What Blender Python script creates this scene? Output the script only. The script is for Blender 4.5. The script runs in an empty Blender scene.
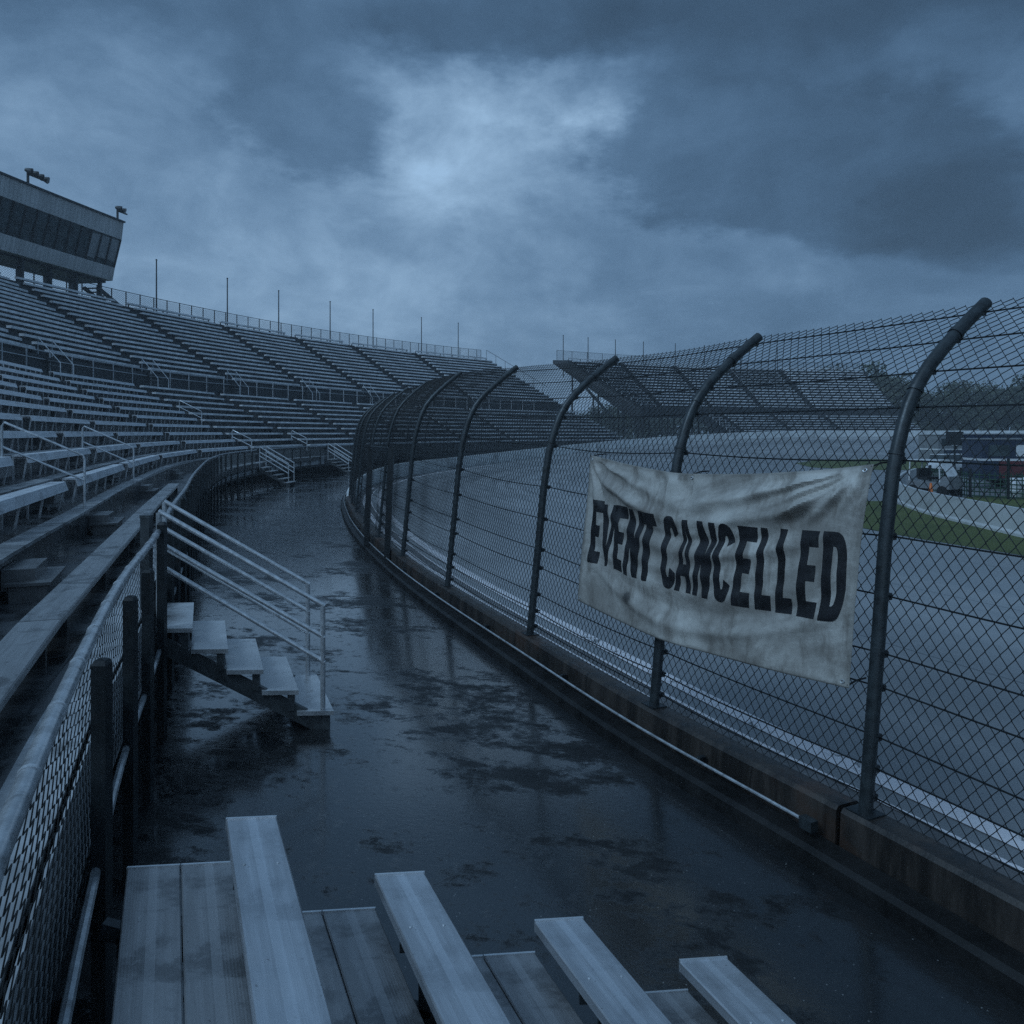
import bpy, bmesh, math, random
import numpy as np
from mathutils import Vector, Matrix
random.seed(7); rng = np.random.default_rng(7)
C = bpy.context.scene.collection
sc = bpy.context.scene
F, HOR, EYE = 800.0, 433.0, 3.1          # focal length in pixels, eye level row, eye height
R = math.radians

# ------------------------------------------------------------------ tagging / building helpers
def tag(o, label=None, cat=None, group=None, kind=None):
    if label: o['label'] = label
    if cat: o['category'] = cat
    if group: o['group'] = group
    if kind: o['kind'] = kind
    return o
def empty(name, loc=(0, 0, 0), rz=0.0, label=None, cat=None, group=None):
    o = bpy.data.objects.new(name, None); C.objects.link(o)
    o.location = loc; o.rotation_euler = (0, 0, rz); o.empty_display_size = .2
    return tag(o, label, cat, group)
def link(name, me, parent=None, loc=None, rz=0.0):
    o = bpy.data.objects.new(name, me); C.objects.link(o)
    if parent: o.parent = parent
    if loc is not None: o.location = loc
    if rz: o.rotation_euler = (0, 0, rz)
    return o
def V3(p): return Vector(p)
class MB:
    def __init__(s): s.v = []; s.f = []; s.sm = []
    def add(s, vs, fs, smooth=False):
        b = len(s.v); s.v += [tuple(v) for v in vs]
        s.f += [tuple(b + i for i in f) for f in fs]; s.sm += [smooth] * len(fs)
    def box(s, c, d, rz=0.0, ax=None):
        """box centred at c, size d; ax = optional 3 axis vectors"""
        if ax is None:
            ax = (Vector((math.cos(rz), math.sin(rz), 0)), Vector((-math.sin(rz), math.cos(rz), 0)), Vector((0, 0, 1)))
        c = V3(c); x, y, z = [ax[i] * (d[i] * .5) for i in range(3)]
        vs = [c + sx * x + sy * y + sz * z for sz in (-1, 1) for sy in (-1, 1) for sx in (-1, 1)]
        s.add(vs, [(0, 2, 3, 1), (4, 5, 7, 6), (0, 1, 5, 4), (2, 6, 7, 3), (0, 4, 6, 2), (1, 3, 7, 5)])
    def bar(s, a, b, w, h=None, up=(0, 0, 1)):
        a, b = V3(a), V3(b); h = h or w; d = (b - a); L = d.length
        if L < 1e-6: return
        d = d / L; up = V3(up)
        if abs(d.dot(up)) > .98: up = Vector((1, 0, 0))
        x = d.cross(up).normalized(); z = x.cross(d).normalized()
        s.box((a + b) / 2, (w, L, h), ax=(x, d, z))
    def tube(s, pts, r, n=8, cap=True):
        pts = [V3(p) for p in pts]; rr = r if isinstance(r, (list, tuple)) else [r] * len(pts)
        vs = []; prev = None
        for i, p in enumerate(pts):
            a = pts[max(i - 1, 0)]; b = pts[min(i + 1, len(pts) - 1)]
            d = (b - a).normalized()
            if prev is None:
                up = Vector((0, 0, 1)) if abs(d.z) < .9 else Vector((1, 0, 0))
                x = d.cross(up).normalized()
            else:
                x = (prev - d * prev.dot(d)).normalized()
            prev = x; y = d.cross(x)
            vs += [p + (x * math.cos(2 * math.pi * k / n) + y * math.sin(2 * math.pi * k / n)) * rr[i] for k in range(n)]
        fs = [(i * n + k, i * n + (k + 1) % n, (i + 1) * n + (k + 1) % n, (i + 1) * n + k) for i in range(len(pts) - 1) for k in range(n)]
        if cap: fs += [tuple(range(n - 1, -1, -1)), tuple((len(pts) - 1) * n + k for k in range(n))]
        s.add(vs, fs, True)
    def prism(s, poly, a, b, ax):
        """poly of (u,v) in plane ax[0],ax[1] swept from a to b along ax[2] about origin ax[3]"""
        o = V3(ax[3]); n = len(poly)
        vs = [o + ax[0] * u + ax[1] * v + ax[2] * t for t in (a, b) for u, v in poly]
        s.add(vs, [tuple(range(n - 1, -1, -1)), tuple(range(n, 2 * n))] + [(k, (k + 1) % n, n + (k + 1) % n, n + k) for k in range(n)])
    def lathe(s, prof, c, n=14):
        c = V3(c); vs = []
        for r, z in prof: vs += [c + Vector((r * math.cos(2 * math.pi * k / n), r * math.sin(2 * math.pi * k / n), z)) for k in range(n)]
        fs = [(i * n + k, i * n + (k + 1) % n, (i + 1) * n + (k + 1) % n, (i + 1) * n + k) for i in range(len(prof) - 1) for k in range(n)]
        fs += [tuple(range(n - 1, -1, -1)), tuple((len(prof) - 1) * n + k for k in range(n))]
        s.add(vs, fs, True)
    def mesh(s, name, mat):
        me = bpy.data.meshes.new(name); me.from_pydata(s.v, [], s.f); me.update()
        me.polygons.foreach_set('use_smooth', s.sm)
        if any(s.sm): 
            try: me.set_sharp_from_angle(angle=R(40))
            except Exception: pass
        me.materials.append(mat); return me
    def build(s, name, mat, parent=None, loc=None, rz=0.0):
        return link(name, s.mesh(name, mat), parent, loc, rz)

# ------------------------------------------------------------------ node helpers
def new_mat(name):
    m = bpy.data.materials.new(name); m.use_nodes = True
    nt = m.node_tree; b = nt.nodes['Principled BSDF']
    return m, nt, b
def N(nt, t, **kw):
    n = nt.nodes.new(t)
    for k, v in kw.items(): setattr(n, k, v)
    return n
def setin(nt, sock, v):
    if isinstance(v, bpy.types.NodeSocket): nt.links.new(v, sock)
    else: sock.default_value = v
def mth(nt, op, a, b=0.0, c=None, clamp=False):
    n = N(nt, 'ShaderNodeMath', operation=op, use_clamp=clamp)
    setin(nt, n.inputs[0], a); setin(nt, n.inputs[1], b)
    if c is not None: setin(nt, n.inputs[2], c)
    return n.outputs[0]
def ramp(nt, v, lo, hi, a=0.0, b=1.0, smooth=True):
    n = N(nt, 'ShaderNodeMapRange'); n.interpolation_type = 'SMOOTHSTEP' if smooth else 'LINEAR'
    setin(nt, n.inputs[0], v); n.inputs[1].default_value = lo; n.inputs[2].default_value = hi
    n.inputs[3].default_value = a; n.inputs[4].default_value = b
    return n.outputs[0]
def noise(nt, vec, scale, detail=4, rough=.55, dist=0.0):
    n = N(nt, 'ShaderNodeTexNoise'); n.inputs['Scale'].default_value = scale
    n.inputs['Detail'].default_value = detail; n.inputs['Roughness'].default_value = rough
    n.inputs['Distortion'].default_value = dist
    if vec is not None: nt.links.new(vec, n.inputs['Vector'])
    return n.outputs['Fac']
def mapping(nt, vec, scale=(1, 1, 1), rot=(0, 0, 0), loc=(0, 0, 0)):
    n = N(nt, 'ShaderNodeMapping'); nt.links.new(vec, n.inputs[0])
    n.inputs['Scale'].default_value = scale; n.inputs['Rotation'].default_value = rot; n.inputs['Location'].default_value = loc
    return n.outputs[0]
def mixc(nt, f, a, b, typ='MIX'):
    n = N(nt, 'ShaderNodeMix', data_type='RGBA', blend_type=typ)
    setin(nt, n.inputs[0], f)
    for s, v in ((n.inputs[6], a), (n.inputs[7], b)):
        if isinstance(v, bpy.types.NodeSocket): nt.links.new(v, s)
        else: s.default_value = (*v, 1) if len(v) == 3 else v
    return n.outputs[2]
def bump(nt, b, h, strength=.3, dist=.01):
    n = N(nt, 'ShaderNodeBump'); n.inputs['Strength'].default_value = strength; n.inputs['Distance'].default_value = dist
    nt.links.new(h, n.inputs['Height']); nt.links.new(n.outputs[0], b.inputs['Normal']); return n
def coords(nt, kind='Object'): return N(nt, 'ShaderNodeTexCoord').outputs[kind]
def worldpos(nt): return N(nt, 'ShaderNodeNewGeometry').outputs['Position']

def simple(name, col, rough=.5, metal=0.0, var=.25, nscale=6.0, spec=.5, bs=.15, stain=None, coord='Object', coat=0.0):
    m, nt, b = new_mat(name)
    p = coords(nt) if coord == 'Object' else worldpos(nt)
    n1 = noise(nt, p, nscale, 5, .6); n2 = noise(nt, p, nscale * 7, 3, .6)
    c1 = tuple(max(0, c * (1 - var)) for c in col); c2 = tuple(min(1, c * (1 + var)) for c in col)
    c = mixc(nt, ramp(nt, n1, .3, .7), c1, c2)
    if stain: c = mixc(nt, mth(nt, 'MULTIPLY', ramp(nt, noise(nt, p, nscale * .6, 6, .7, 1.0), .52, .68), stain[1]), c, stain[0])
    nt.links.new(c, b.inputs['Base Color'])
    nt.links.new(ramp(nt, n2, .2, .8, max(.03, rough - .1), min(1, rough + .12)), b.inputs['Roughness'])
    b.inputs['Metallic'].default_value = metal; b.inputs['Specular IOR Level'].default_value = spec
    b.inputs['Coat Weight'].default_value = coat; b.inputs['Coat Roughness'].default_value = .08
    bump(nt, b, n2, bs, .004)
    return m

M = {}
M['steel'] = simple('dark_painted_steel', (.022, .027, .030), .40, .2, .3, 9, stain=((.035, .022, .016), .35))
M['post'] = simple('weathered_grey_fence_post', (.034, .042, .046), .38, .2, .35, 12, stain=((.012, .013, .014), .5))
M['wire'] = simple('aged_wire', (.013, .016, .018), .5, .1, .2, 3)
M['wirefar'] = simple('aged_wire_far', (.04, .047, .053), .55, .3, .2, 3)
M['pipe'] = simple('galvanised_pipe', (.62, .64, .66), .36, .5, .18, 14, stain=((.25, .25, .25), .5))
M['railpipe'] = simple('painted_rail_pipe', (.42, .44, .46), .30, .35, .25, 10, stain=((.12, .12, .12), .7), coat=.3)
M['black'] = simple('black_rubber', (.012, .012, .013), .6, 0, .2, 10)
M['glass'] = simple('dark_glass', (.045, .06, .065), .10, 0, .5, 1.2, spec=.4, bs=0)
M['white'] = simple('white_paint', (.62, .63, .64), .4, 0, .12, 4, stain=((.3, .29, .27), .5))
M['red'] = simple('red_paint', (.10, .018, .022), .3, 0, .15, 4, coat=.5)
M['navy'] = simple('navy_paint', (.012, .022, .05), .3, 0, .15, 4, coat=.5)
M['grey'] = simple('grey_paint', (.20, .21, .22), .35, 0, .15, 4, coat=.5)
M['orange'] = simple('orange_plastic', (.6, .14, .02), .5, 0, .1, 4)
M['green'] = simple('green_netting', (.02, .055, .035), .8, 0, .25, 4)
M['bark'] = simple('bark', (.05, .04, .032), .9, 0, .3, 8)

def ribbed(name, col, rough, metal, ribs, dirt, strip=True, wet=.0, axis='X'):
    """extruded aluminium plank; object x runs along it, object y across"""
    m, nt, b = new_mat(name)
    p = coords(nt); sx = N(nt, 'ShaderNodeSeparateXYZ'); nt.links.new(p, sx.inputs[0])
    st = mapping(nt, p, (.35, 5, 5)); n1 = noise(nt, st, 3, 6, .65, .4); blot = noise(nt, p, 2.3, 7, .7, .8)
    fine = noise(nt, mapping(nt, p, (2, 60, 60)), 4, 3)
    c = mixc(nt, ramp(nt, n1, .3, .72), tuple(k * .78 for k in col), tuple(min(1, k * 1.12) for k in col))
    c = mixc(nt, mth(nt, 'MULTIPLY', ramp(nt, blot, .5, .66), dirt), c, tuple(k * .38 for k in col))
    spot = noise(nt, p, 34, 2, .5)
    c = mixc(nt, mth(nt, 'MULTIPLY', ramp(nt, spot, .70, .74), .6), c, tuple(k * .3 for k in col))
    y = sx.outputs[1]
    if strip:
        d = mth(nt, 'ABSOLUTE', y); s_ = ramp(nt, d, .019, .021, 1, 0)
        c = mixc(nt, mth(nt, 'MULTIPLY', s_, .30), c, tuple(min(1, k * 1.55) for k in col))
    nt.links.new(c, b.inputs['Base Color'])
    r = ramp(nt, blot, .3, .7, rough + .08, rough - .10)
    nt.links.new(r, b.inputs['Roughness']); b.inputs['Metallic'].default_value = metal
    w = mth(nt, 'SINE', mth(nt, 'MULTIPLY', y, ribs * 6.2832))
    if strip: w = mth(nt, 'MULTIPLY', w, ramp(nt, mth(nt, 'ABSOLUTE', y), .019, .021, 0, 1))
    h = mth(nt, 'ADD', mth(nt, 'MULTIPLY', w, .5), mth(nt, 'MULTIPLY', fine, .5))
    bump(nt, b, h, .22, .0012)
    return m
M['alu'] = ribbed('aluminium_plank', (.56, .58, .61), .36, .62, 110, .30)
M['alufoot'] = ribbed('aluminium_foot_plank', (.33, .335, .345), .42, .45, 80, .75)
M['bench'] = ribbed('weathered_bench_plank', (.74, .76, .79), .40, .25, 60, .55, strip=False)
M['benchfar'] = simple('weathered_bench_far', (.74, .76, .78), .42, .1, .25, 1.2)
M['kerb'] = simple('black_wet_kerb', (.012, .012, .012), .45, 0, .5, 3, coord='W', spec=.25, bs=.5)
M['fplank'] = ribbed('wet_deck_bench_plank', (.30, .31, .32), .32, .25, 40, .9, strip=False)
M['stair'] = simple('grey_stair_steel', (.085, .095, .10), .42, .2, .3, 8, stain=((.03, .03, .03), .6))
M['tplank'] = simple('wet_tread_nosing', (.30, .31, .32), .34, .2, .4, 2.2, coord='W', stain=((.07, .07, .07), .8))
M['galv'] = simple('galvanised_wire', (.22, .24, .25), .5, .3, .2, 3)
M['kick'] = simple('grey_kick_board', (.44, .45, .46), .45, .2, .3, 2.5, coord='W', stain=((.10, .10, .10), .6))
M['cap'] = simple('plank_end_cap', (.7, .72, .74), .3, .7, .1, 20)

def m_deck():
    m, nt, b = new_mat('wet_deck_boards'); p = worldpos(nt)
    n1 = noise(nt, p, 1.3, 7, .7, .6); n2 = noise(nt, p, 16, 4, .6)
    c = mixc(nt, ramp(nt, n1, .38, .62), (.016, .017, .018), (.085, .088, .092))
    c = mixc(nt, mth(nt, 'MULTIPLY', ramp(nt, noise(nt, p, .7, 3), .5, .65), .4), c, (.06, .045, .035))
    nt.links.new(c, b.inputs['Base Color'])
    nt.links.new(ramp(nt, n1, .35, .65, .16, .5), b.inputs['Roughness'])
    bump(nt, b, n2, .3, .004); return m
M['deck'] = m_deck()
M['deckfar'] = simple('grey_stand_deck', (.024, .027, .030), .5, .1, .3, .8, coord='W')
M['riser'] = simple('corrugated_grey_skirt', (.10, .105, .11), .45, .3, .35, 2.5, stain=((.03, .03, .03), .7))
M['woodstep'] = simple('wet_grey_step', (.13, .133, .137), .3, .15, .3, 4, stain=((.06, .06, .06), .7))

def m_walk():
    m, nt, b = new_mat('wet_walkway_asphalt'); p = worldpos(nt)
    mp = mapping(nt, p, (1, 1, 1), (0, 0, R(23)))
    big = noise(nt, mapping(nt, mp, (.45, .62, 1)), 1.0, 9, .64, .25)      # sheets of standing water
    mid = noise(nt, mapping(nt, mp, (.9, 2.0, 1)), 1.6, 8, .68, .3)
    fine = noise(nt, p, 55, 3, .6); grit = noise(nt, p, 140, 2, .6)
    water = ramp(nt, mth(nt, 'ADD', mth(nt, 'ADD', mth(nt, 'MULTIPLY', big, .62), mth(nt, 'MULTIPLY', mid, .33)), mth(nt, 'MULTIPLY', noise(nt, p, 7, 8, .78), .26)), .535, .60)
    c = mixc(nt, ramp(nt, mid, .3, .7), (.008, .0085, .009), (.030, .031, .032))
    c = mixc(nt, mth(nt, 'MULTIPLY', water, .75), c, (.010, .011, .012))
    sp = N(nt, 'ShaderNodeTexVoronoi'); sp.inputs['Scale'].default_value = 11; nt.links.new(p, sp.inputs['Vector'])
    leaf = ramp(nt, mth(nt, 'ADD', sp.outputs['Distance'], mth(nt, 'MULTIPLY', noise(nt, p, 1.6, 3), .3)), .265, .285, 1, 0)
    c = mixc(nt, mth(nt, 'MULTIPLY', leaf, .9), c, (.008, .007, .006))
    v2 = N(nt, 'ShaderNodeTexVoronoi'); v2.inputs['Scale'].default_value = 26; nt.links.new(p, v2.inputs['Vector'])
    spk = mth(nt, 'MULTIPLY', ramp(nt, v2.outputs['Distance'], .10, .16, 1, 0), ramp(nt, noise(nt, p, 7, 2), .58, .62))
    c = mixc(nt, mth(nt, 'MULTIPLY', spk, .8), c, (.22, .22, .22))
    nt.links.new(c, b.inputs['Base Color'])
    rgh = mth(nt, 'ADD', ramp(nt, water, 0, 1, .40, .06), mth(nt, 'MULTIPLY', leaf, .4))
    nt.links.new(rgh, b.inputs['Roughness'])
    rp = N(nt, 'ShaderNodeTexVoronoi'); rp.inputs['Scale'].default_value = 5.5; nt.links.new(p, rp.inputs['Vector'])
    ring = mth(nt, 'MULTIPLY', mth(nt, 'SINE', mth(nt, 'MULTIPLY', rp.outputs['Distance'], 75)), ramp(nt, rp.outputs['Distance'], .0, .5, 1, 0))
    ripple = mth(nt, 'ADD', mth(nt, 'MULTIPLY', ring, .22), mth(nt, 'MULTIPLY', noise(nt, mapping(nt, mp, (14, 20, 1)), 1, 4), .6))
    h = mth(nt, 'ADD', mth(nt, 'MULTIPLY', ripple, mth(nt, 'MULTIPLY', water, .8)),
            mth(nt, 'MULTIPLY', mth(nt, 'ADD', fine, grit), mth(nt, 'SUBTRACT', 1.25, water)))
    bump(nt, b, h, .6, .004); bn = N(nt, 'ShaderNodeBump'); bn.inputs['Strength'].default_value = .28; bn.inputs['Distance'].default_value = .0022; nt.links.new(h, bn.inputs['Height']); nt.links.new(bn.outputs[0], b.inputs['Coat Normal'])
    nt.links.new(mth(nt, 'MULTIPLY', water, .7), b.inputs['Coat Weight']); b.inputs['Coat Roughness'].default_value = .05; b.inputs['Coat IOR'].default_value = 1.5
    b.inputs['IOR'].default_value = 1.5; nt.links.new(ramp(nt, water, 0, 1, .38, 1.0), b.inputs['Specular IOR Level'])
    return m
M['walk'] = m_walk()
def m_track():
    m, nt, b = new_mat('wet_track_asphalt'); p = worldpos(nt)
    mp = mapping(nt, p, (1, .12, 1), (0, 0, R(20)))
    uvn = coords(nt, 'UV'); su = N(nt, 'ShaderNodeSeparateXYZ'); nt.links.new(uvn, su.inputs[0]); w_ = su.outputs[1]
    n1 = noise(nt, mapping(nt, uvn, (.05, 1.3, 1)), .9, 7, .62, .2); n2 = noise(nt, p, .12, 4, .6); f = noise(nt, p, 45, 3)
    gd = mth(nt, 'ABSOLUTE', mth(nt, 'SUBTRACT', mth(nt, 'ADD', w_, mth(nt, 'MULTIPLY', n2, 1.6)), 5.6)); groove = ramp(nt, gd, .6, 2.2, 1, 0)
    sm = ramp(nt, mth(nt, 'ABSOLUTE', mth(nt, 'SUBTRACT', mth(nt, 'MODULO', mth(nt, 'ADD', w_, 20), 3.9), 1.9)), .012, .03, 1, 0)
    c = mixc(nt, ramp(nt, n1, .3, .7), (.23, .235, .24), (.32, .325, .33))
    c = mixc(nt, mth(nt, 'MULTIPLY', ramp(nt, n2, .4, .62), .5), c, (.15, .153, .157))
    c = mixc(nt, mth(nt, 'MULTIPLY', groove, .45), c, (.11, .113, .117)); c = mixc(nt, mth(nt, 'MULTIPLY', sm, .6), c, (.03, .03, .032))
    nt.links.new(c, b.inputs['Base Color']); nt.links.new(ramp(nt, n1, .3, .7, .16, .36), b.inputs['Roughness'])
    bump(nt, b, f, .35, .004); return m
M['track'] = m_track()
M['apron'] = simple('worn_apron_concrete', (.13, .125, .125), .4, 0, .3, 1.5, coord='W', stain=((.05, .048, .045), .6))
def m_line():
    m, nt, b = new_mat('worn_white_line'); p = worldpos(nt)
    n1 = noise(nt, p, 2.2, 7, .75, 1.0)
    c = mixc(nt, ramp(nt, n1, .57, .63), (.86, .81, .82), (.20, .20, .20))
    nt.links.new(c, b.inputs['Base Color']); b.inputs['Roughness'].default_value = .3; return m
M['line'] = m_line()
def m_conc():
    m, nt, b = new_mat('stained_wall_concrete'); p = worldpos(nt)
    sx = N(nt, 'ShaderNodeSeparateXYZ'); nt.links.new(p, sx.inputs[0])
    n1 = noise(nt, mapping(nt, p, (3, 3, .5)), 1.2, 7, .7, .5); n2 = noise(nt, p, 20, 5, .65)
    c = mixc(nt, ramp(nt, n1, .35, .65), (.016, .014, .0125), (.05, .041, .035))
    c = mixc(nt, mth(nt, 'MULTIPLY', ramp(nt, noise(nt, p, 1.1, 5, .6), .52, .66), .7), c, (.06, .034, .023))
    nt.links.new(c, b.inputs['Base Color']); nt.links.new(ramp(nt, n1, .3, .7, .3, .6), b.inputs['Roughness'])
    bump(nt, b, n2, .5, .008); return m
M['conc'] = m_conc()
M['wallwhite'] = simple('pale_track_wall', (.72, .74, .73), .4, 0, .18, .6, coord='W', stain=((.12, .12, .12), .6))
def m_grass(name, a, b_, s=1.0):
    m, nt, b = new_mat(name); p = worldpos(nt)
    n1 = noise(nt, p, .35 * s, 6, .65); n2 = noise(nt, p, 14 * s, 4, .7)
    c = mixc(nt, ramp(nt, n1, .35, .65), a, b_); c = mixc(nt, ramp(nt, n2, .35, .7, 0, .5), c, tuple(k * .5 for k in a))
    nt.links.new(c, b.inputs['Base Color']); b.inputs['Roughness'].default_value = .8
    bump(nt, b, n2, .8, .05); return m
M['grass'] = m_grass('infield_grass', (.065, .085, .018), (.105, .125, .03))
M['land'] = m_grass('rough_land', (.04, .055, .035), (.07, .08, .055), .3)
def m_leaf():
    m, nt, b = new_mat('tree_foliage'); p = worldpos(nt)
    n1 = noise(nt, p, .35, 4, .6)
    oi = N(nt, 'ShaderNodeObjectInfo').outputs['Random']
    c = mixc(nt, ramp(nt, n1, .35, .65), (.030, .048, .028), (.075, .095, .055))
    c = mixc(nt, mth(nt, 'MULTIPLY', oi, .6), c, (.075, .070, .045))
    nt.links.new(c, b.inputs['Base Color']); b.inputs['Roughness'].default_value = .75; return m
M['leaf'] = m_leaf()
def m_siding():
    m, nt, b = new_mat('ribbed_white_siding'); p = coords(nt)
    sx = N(nt, 'ShaderNodeSeparateXYZ'); nt.links.new(p, sx.inputs[0])
    w = mth(nt, 'SINE', mth(nt, 'MULTIPLY', sx.outputs[1], 6.2832 / .45))
    n1 = noise(nt, mapping(nt, p, (1, 1, .15)), 1.0, 6, .65)
    c = mixc(nt, ramp(nt, n1, .35, .7), (.40, .41, .41), (.55, .56, .56))
    c = mixc(nt, ramp(nt, w, .6, .95, 0, .35), c, (.25, .26, .26))
    nt.links.new(c, b.inputs['Base Color']); b.inputs['Roughness'].default_value = .45
    bump(nt, b, w, .4, .03); return m
M['siding'] = m_siding()
def m_canvas():
    m, nt, b = new_mat('dirty_white_canvas'); p = coords(nt, 'UV')
    n1 = noise(nt, mapping(nt, p, (1.5, 1.1, 1)), 2.2, 7, .68, .5)
    n2 = noise(nt, mapping(nt, p, (9, 1.5, 1)), 2.0, 6, .7, .3); n3 = noise(nt, p, 26, 5, .7)
    weave = noise(nt, p, 320, 2)
    c = mixc(nt, ramp(nt, n1, .36, .66), (.27, .25, .225), (.56, .535, .49))
    c = mixc(nt, mth(nt, 'MULTIPLY', ramp(nt, n2, .46, .66), .75), c, (.17, .15, .13))
    c = mixc(nt, mth(nt, 'MULTIPLY', ramp(nt, n3, .56, .74), .35), c, (.26, .245, .22))
    sx = N(nt, 'ShaderNodeSeparateXYZ'); nt.links.new(p, sx.inputs[0])
    u, v = sx.outputs[0], sx.outputs[1]
    e = mth(nt, 'MINIMUM', mth(nt, 'MINIMUM', u, mth(nt, 'SUBTRACT', 1, u)), mth(nt, 'MINIMUM', v, mth(nt, 'SUBTRACT', 1, v)))
    c = mixc(nt, mth(nt, 'MULTIPLY', ramp(nt, mth(nt, 'ADD', e, mth(nt, 'MULTIPLY', n3, .03)), .012, .04, 1, 0), .55), c, (.13, .12, .105))
    # mud splash below the letters
    dx = mth(nt, 'SUBTRACT', u, .275); dy = mth(nt, 'SUBTRACT', v, .165)
    d = mth(nt, 'SQRT', mth(nt, 'ADD', mth(nt, 'MULTIPLY', dx, dx), mth(nt, 'MULTIPLY', mth(nt, 'MULTIPLY', dy, dy), .3)))
    c = mixc(nt, mth(nt, 'MULTIPLY', ramp(nt, mth(nt, 'ADD', d, mth(nt, 'MULTIPLY', n3, .03)), .022, .045, 1, 0), .85), c, (.04, .038, .036))
    nt.links.new(c, b.inputs['Base Color']); b.inputs['Roughness'].default_value = .55
    h = mth(nt, 'ADD', mth(nt, 'MULTIPLY', n2, .8), mth(nt, 'MULTIPLY', n3, .25))
    bump(nt, b, h, .5, .03)
    return m
M['canvas'] = m_canvas()
M['ink'] = simple('faded_black_ink', (.012, .012, .014), .5, 0, .5, 6, bs=.3, stain=((.035, .035, .036), .5))

# ------------------------------------------------------------------ the curve of the track wall
CP = [(15.0, -21.0), (10.9, -12.3), (6.7, -3.3), (4.2, 2.08), (2.51, 5.70), (1.40, 7.95), (.24, 10.75), (-1.15, 14.2), (-2.4, 17.6), (-3.95, 22.4),
      (-5.7, 28.8), (-7.5, 37), (-8.5, 45.5), (-8.3, 54), (-6.9, 63), (-4.3, 72.5), (.2, 83.5), (7.4, 95.4), (18, 107.8), (33, 119.6),
      (52, 129), (75, 135), (100, 136.6), (130, 133), (160, 122), (190, 105)]
P = np.array(CP, float)
def catmull(P, per=24):
    out = []
    for i in range(1, len(P) - 2):
        p0, p1, p2, p3 = P[i - 1:i + 3]
        d0, d1, d2 = [max(1e-6, np.linalg.norm(b - a)) ** .5 for a, b in ((p0, p1), (p1, p2), (p2, p3))]
        t0, t1 = 0, d0; t2 = t1 + d1; t3 = t2 + d2
        for t in np.linspace(t1, t2, per, endpoint=False):
            A1 = (t1 - t) / (t1 - t0) * p0 + (t - t0) / (t1 - t0) * p1
            A2 = (t2 - t) / (t2 - t1) * p1 + (t - t1) / (t2 - t1) * p2
            A3 = (t3 - t) / (t3 - t2) * p2 + (t - t2) / (t3 - t2) * p3
            B1 = (t2 - t) / (t2 - t0) * A1 + (t - t0) / (t2 - t0) * A2
            B2 = (t3 - t) / (t3 - t1) * A2 + (t - t1) / (t3 - t1) * A3
            out.append((t2 - t) / (t2 - t1) * B1 + (t - t1) / (t2 - t1) * B2)
    return np.array(out)
D = catmull(P)
seg = np.linalg.norm(np.diff(D, axis=0), axis=1); cum = np.concatenate([[0], np.cumsum(seg)])
STEP = .05; SS = np.arange(0, cum[-1], STEP)
WX = np.interp(SS, cum, D[:, 0]); WY = np.interp(SS, cum, D[:, 1])
hd = np.unwrap(np.arctan2(np.gradient(WX), np.gradient(WY)))      # heading, 0 = +Y, clockwise positive
k = 101; hds = np.convolve(np.pad(hd, k // 2, mode='edge'), np.ones(k) / k, mode='valid')
SMAX = SS[-1]
def head(s): return np.interp(s, SS, hds)
def PT(s, off=0.0, z=0.0):
    """point at arc length s, off metres towards the stands (negative: towards the track)"""
    h = head(s)
    return Vector((float(np.interp(s, SS, WX) - math.cos(h) * off), float(np.interp(s, SS, WY) + math.sin(h) * off), z))
def S_at(x, y):
    i = int(np.argmin((WX - x) ** 2 + (WY - y) ** 2)); return float(SS[i])
def S_Y(y):
    m = WX < 60; i = int(np.argmin(np.where(m, np.abs(WY - y), 1e9))); return float(SS[i])
def px(p): return (512 + F * p[0] / p[1], HOR - F * (p[2] - EYE) / p[1]) if p[1] > .1 else (-9999, 0)
def sstep(a, b, x):
    t = min(1, max(0, (x - a) / (b - a))); return t * t * (3 - 2 * t)
sP = [S_at(*q) for q in CP]
S1, S2, S3, S4, S5 = sP[4:9]
S37, S63 = S_at(-7.5, 37), S_at(-6.9, 63)
RP = np.array([(3.78, -10.0), (-.42, 0.0), (-1.34, 2.18), (-1.68, 2.95), (-2.62, 5.35), (-3.28, 7.3), (-4.45, 10.4), (-5.8, 14.2), (-7.5, 18.8), (-9.4, 24.2), (-11.7, 31), (-13.9, 39), (-15.0, 47), (-15.2, 54), (-14.7, 62)])
RPD = catmull(np.vstack([[5.0, -13], RP, [-13.4, 70]]), 10)
def _ray(s):
    h = head(s); o = np.array([np.interp(s, SS, WX), np.interp(s, SS, WY)]); d = np.array([-math.cos(h), math.sin(h)]); best = 4.75
    for a, b in zip(RPD[:-1], RPD[1:]):
        e = b - a; M_ = np.array([d, -e]).T; t, u = np.linalg.solve(M_, a - o)
        if 0 <= u <= 1: best = t
    return float(best)
_fs = np.arange(S1 - 12, S_Y(57), .5); _fo = np.array([_ray(s) for s in _fs]); _fo = np.convolve(np.pad(_fo, 2, mode='edge'), np.ones(5) / 5, mode='valid')
def FO(s):                                                        # front rail offset
    return float(np.interp(s, _fs, _fo)) + (6.5 - _fo[-1]) * sstep(S_Y(57), S_Y(80), s)
def ZO(s): return 2.55 * sstep(S_Y(66), S_at(52, 129), s)         # banking: height of the outer track edge
def WT(s): return ZO(s) + .40 + .55 * sstep(S_Y(30), S_Y(60), s)  # wall top height
def prof(z):                                                       # catch fence lean (offset to track side) by height
    return float(np.interp(z, [.4, 1.0, 1.6, 2.3, 2.8, 3.0, 3.15, 3.3, 3.45, 3.6, 3.75, 3.88, 4.0, 4.12], [0, .065, .13, .20, .28, .335, .385, .45, .54, .67, .84, 1.0, 1.16, 1.33]))
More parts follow.
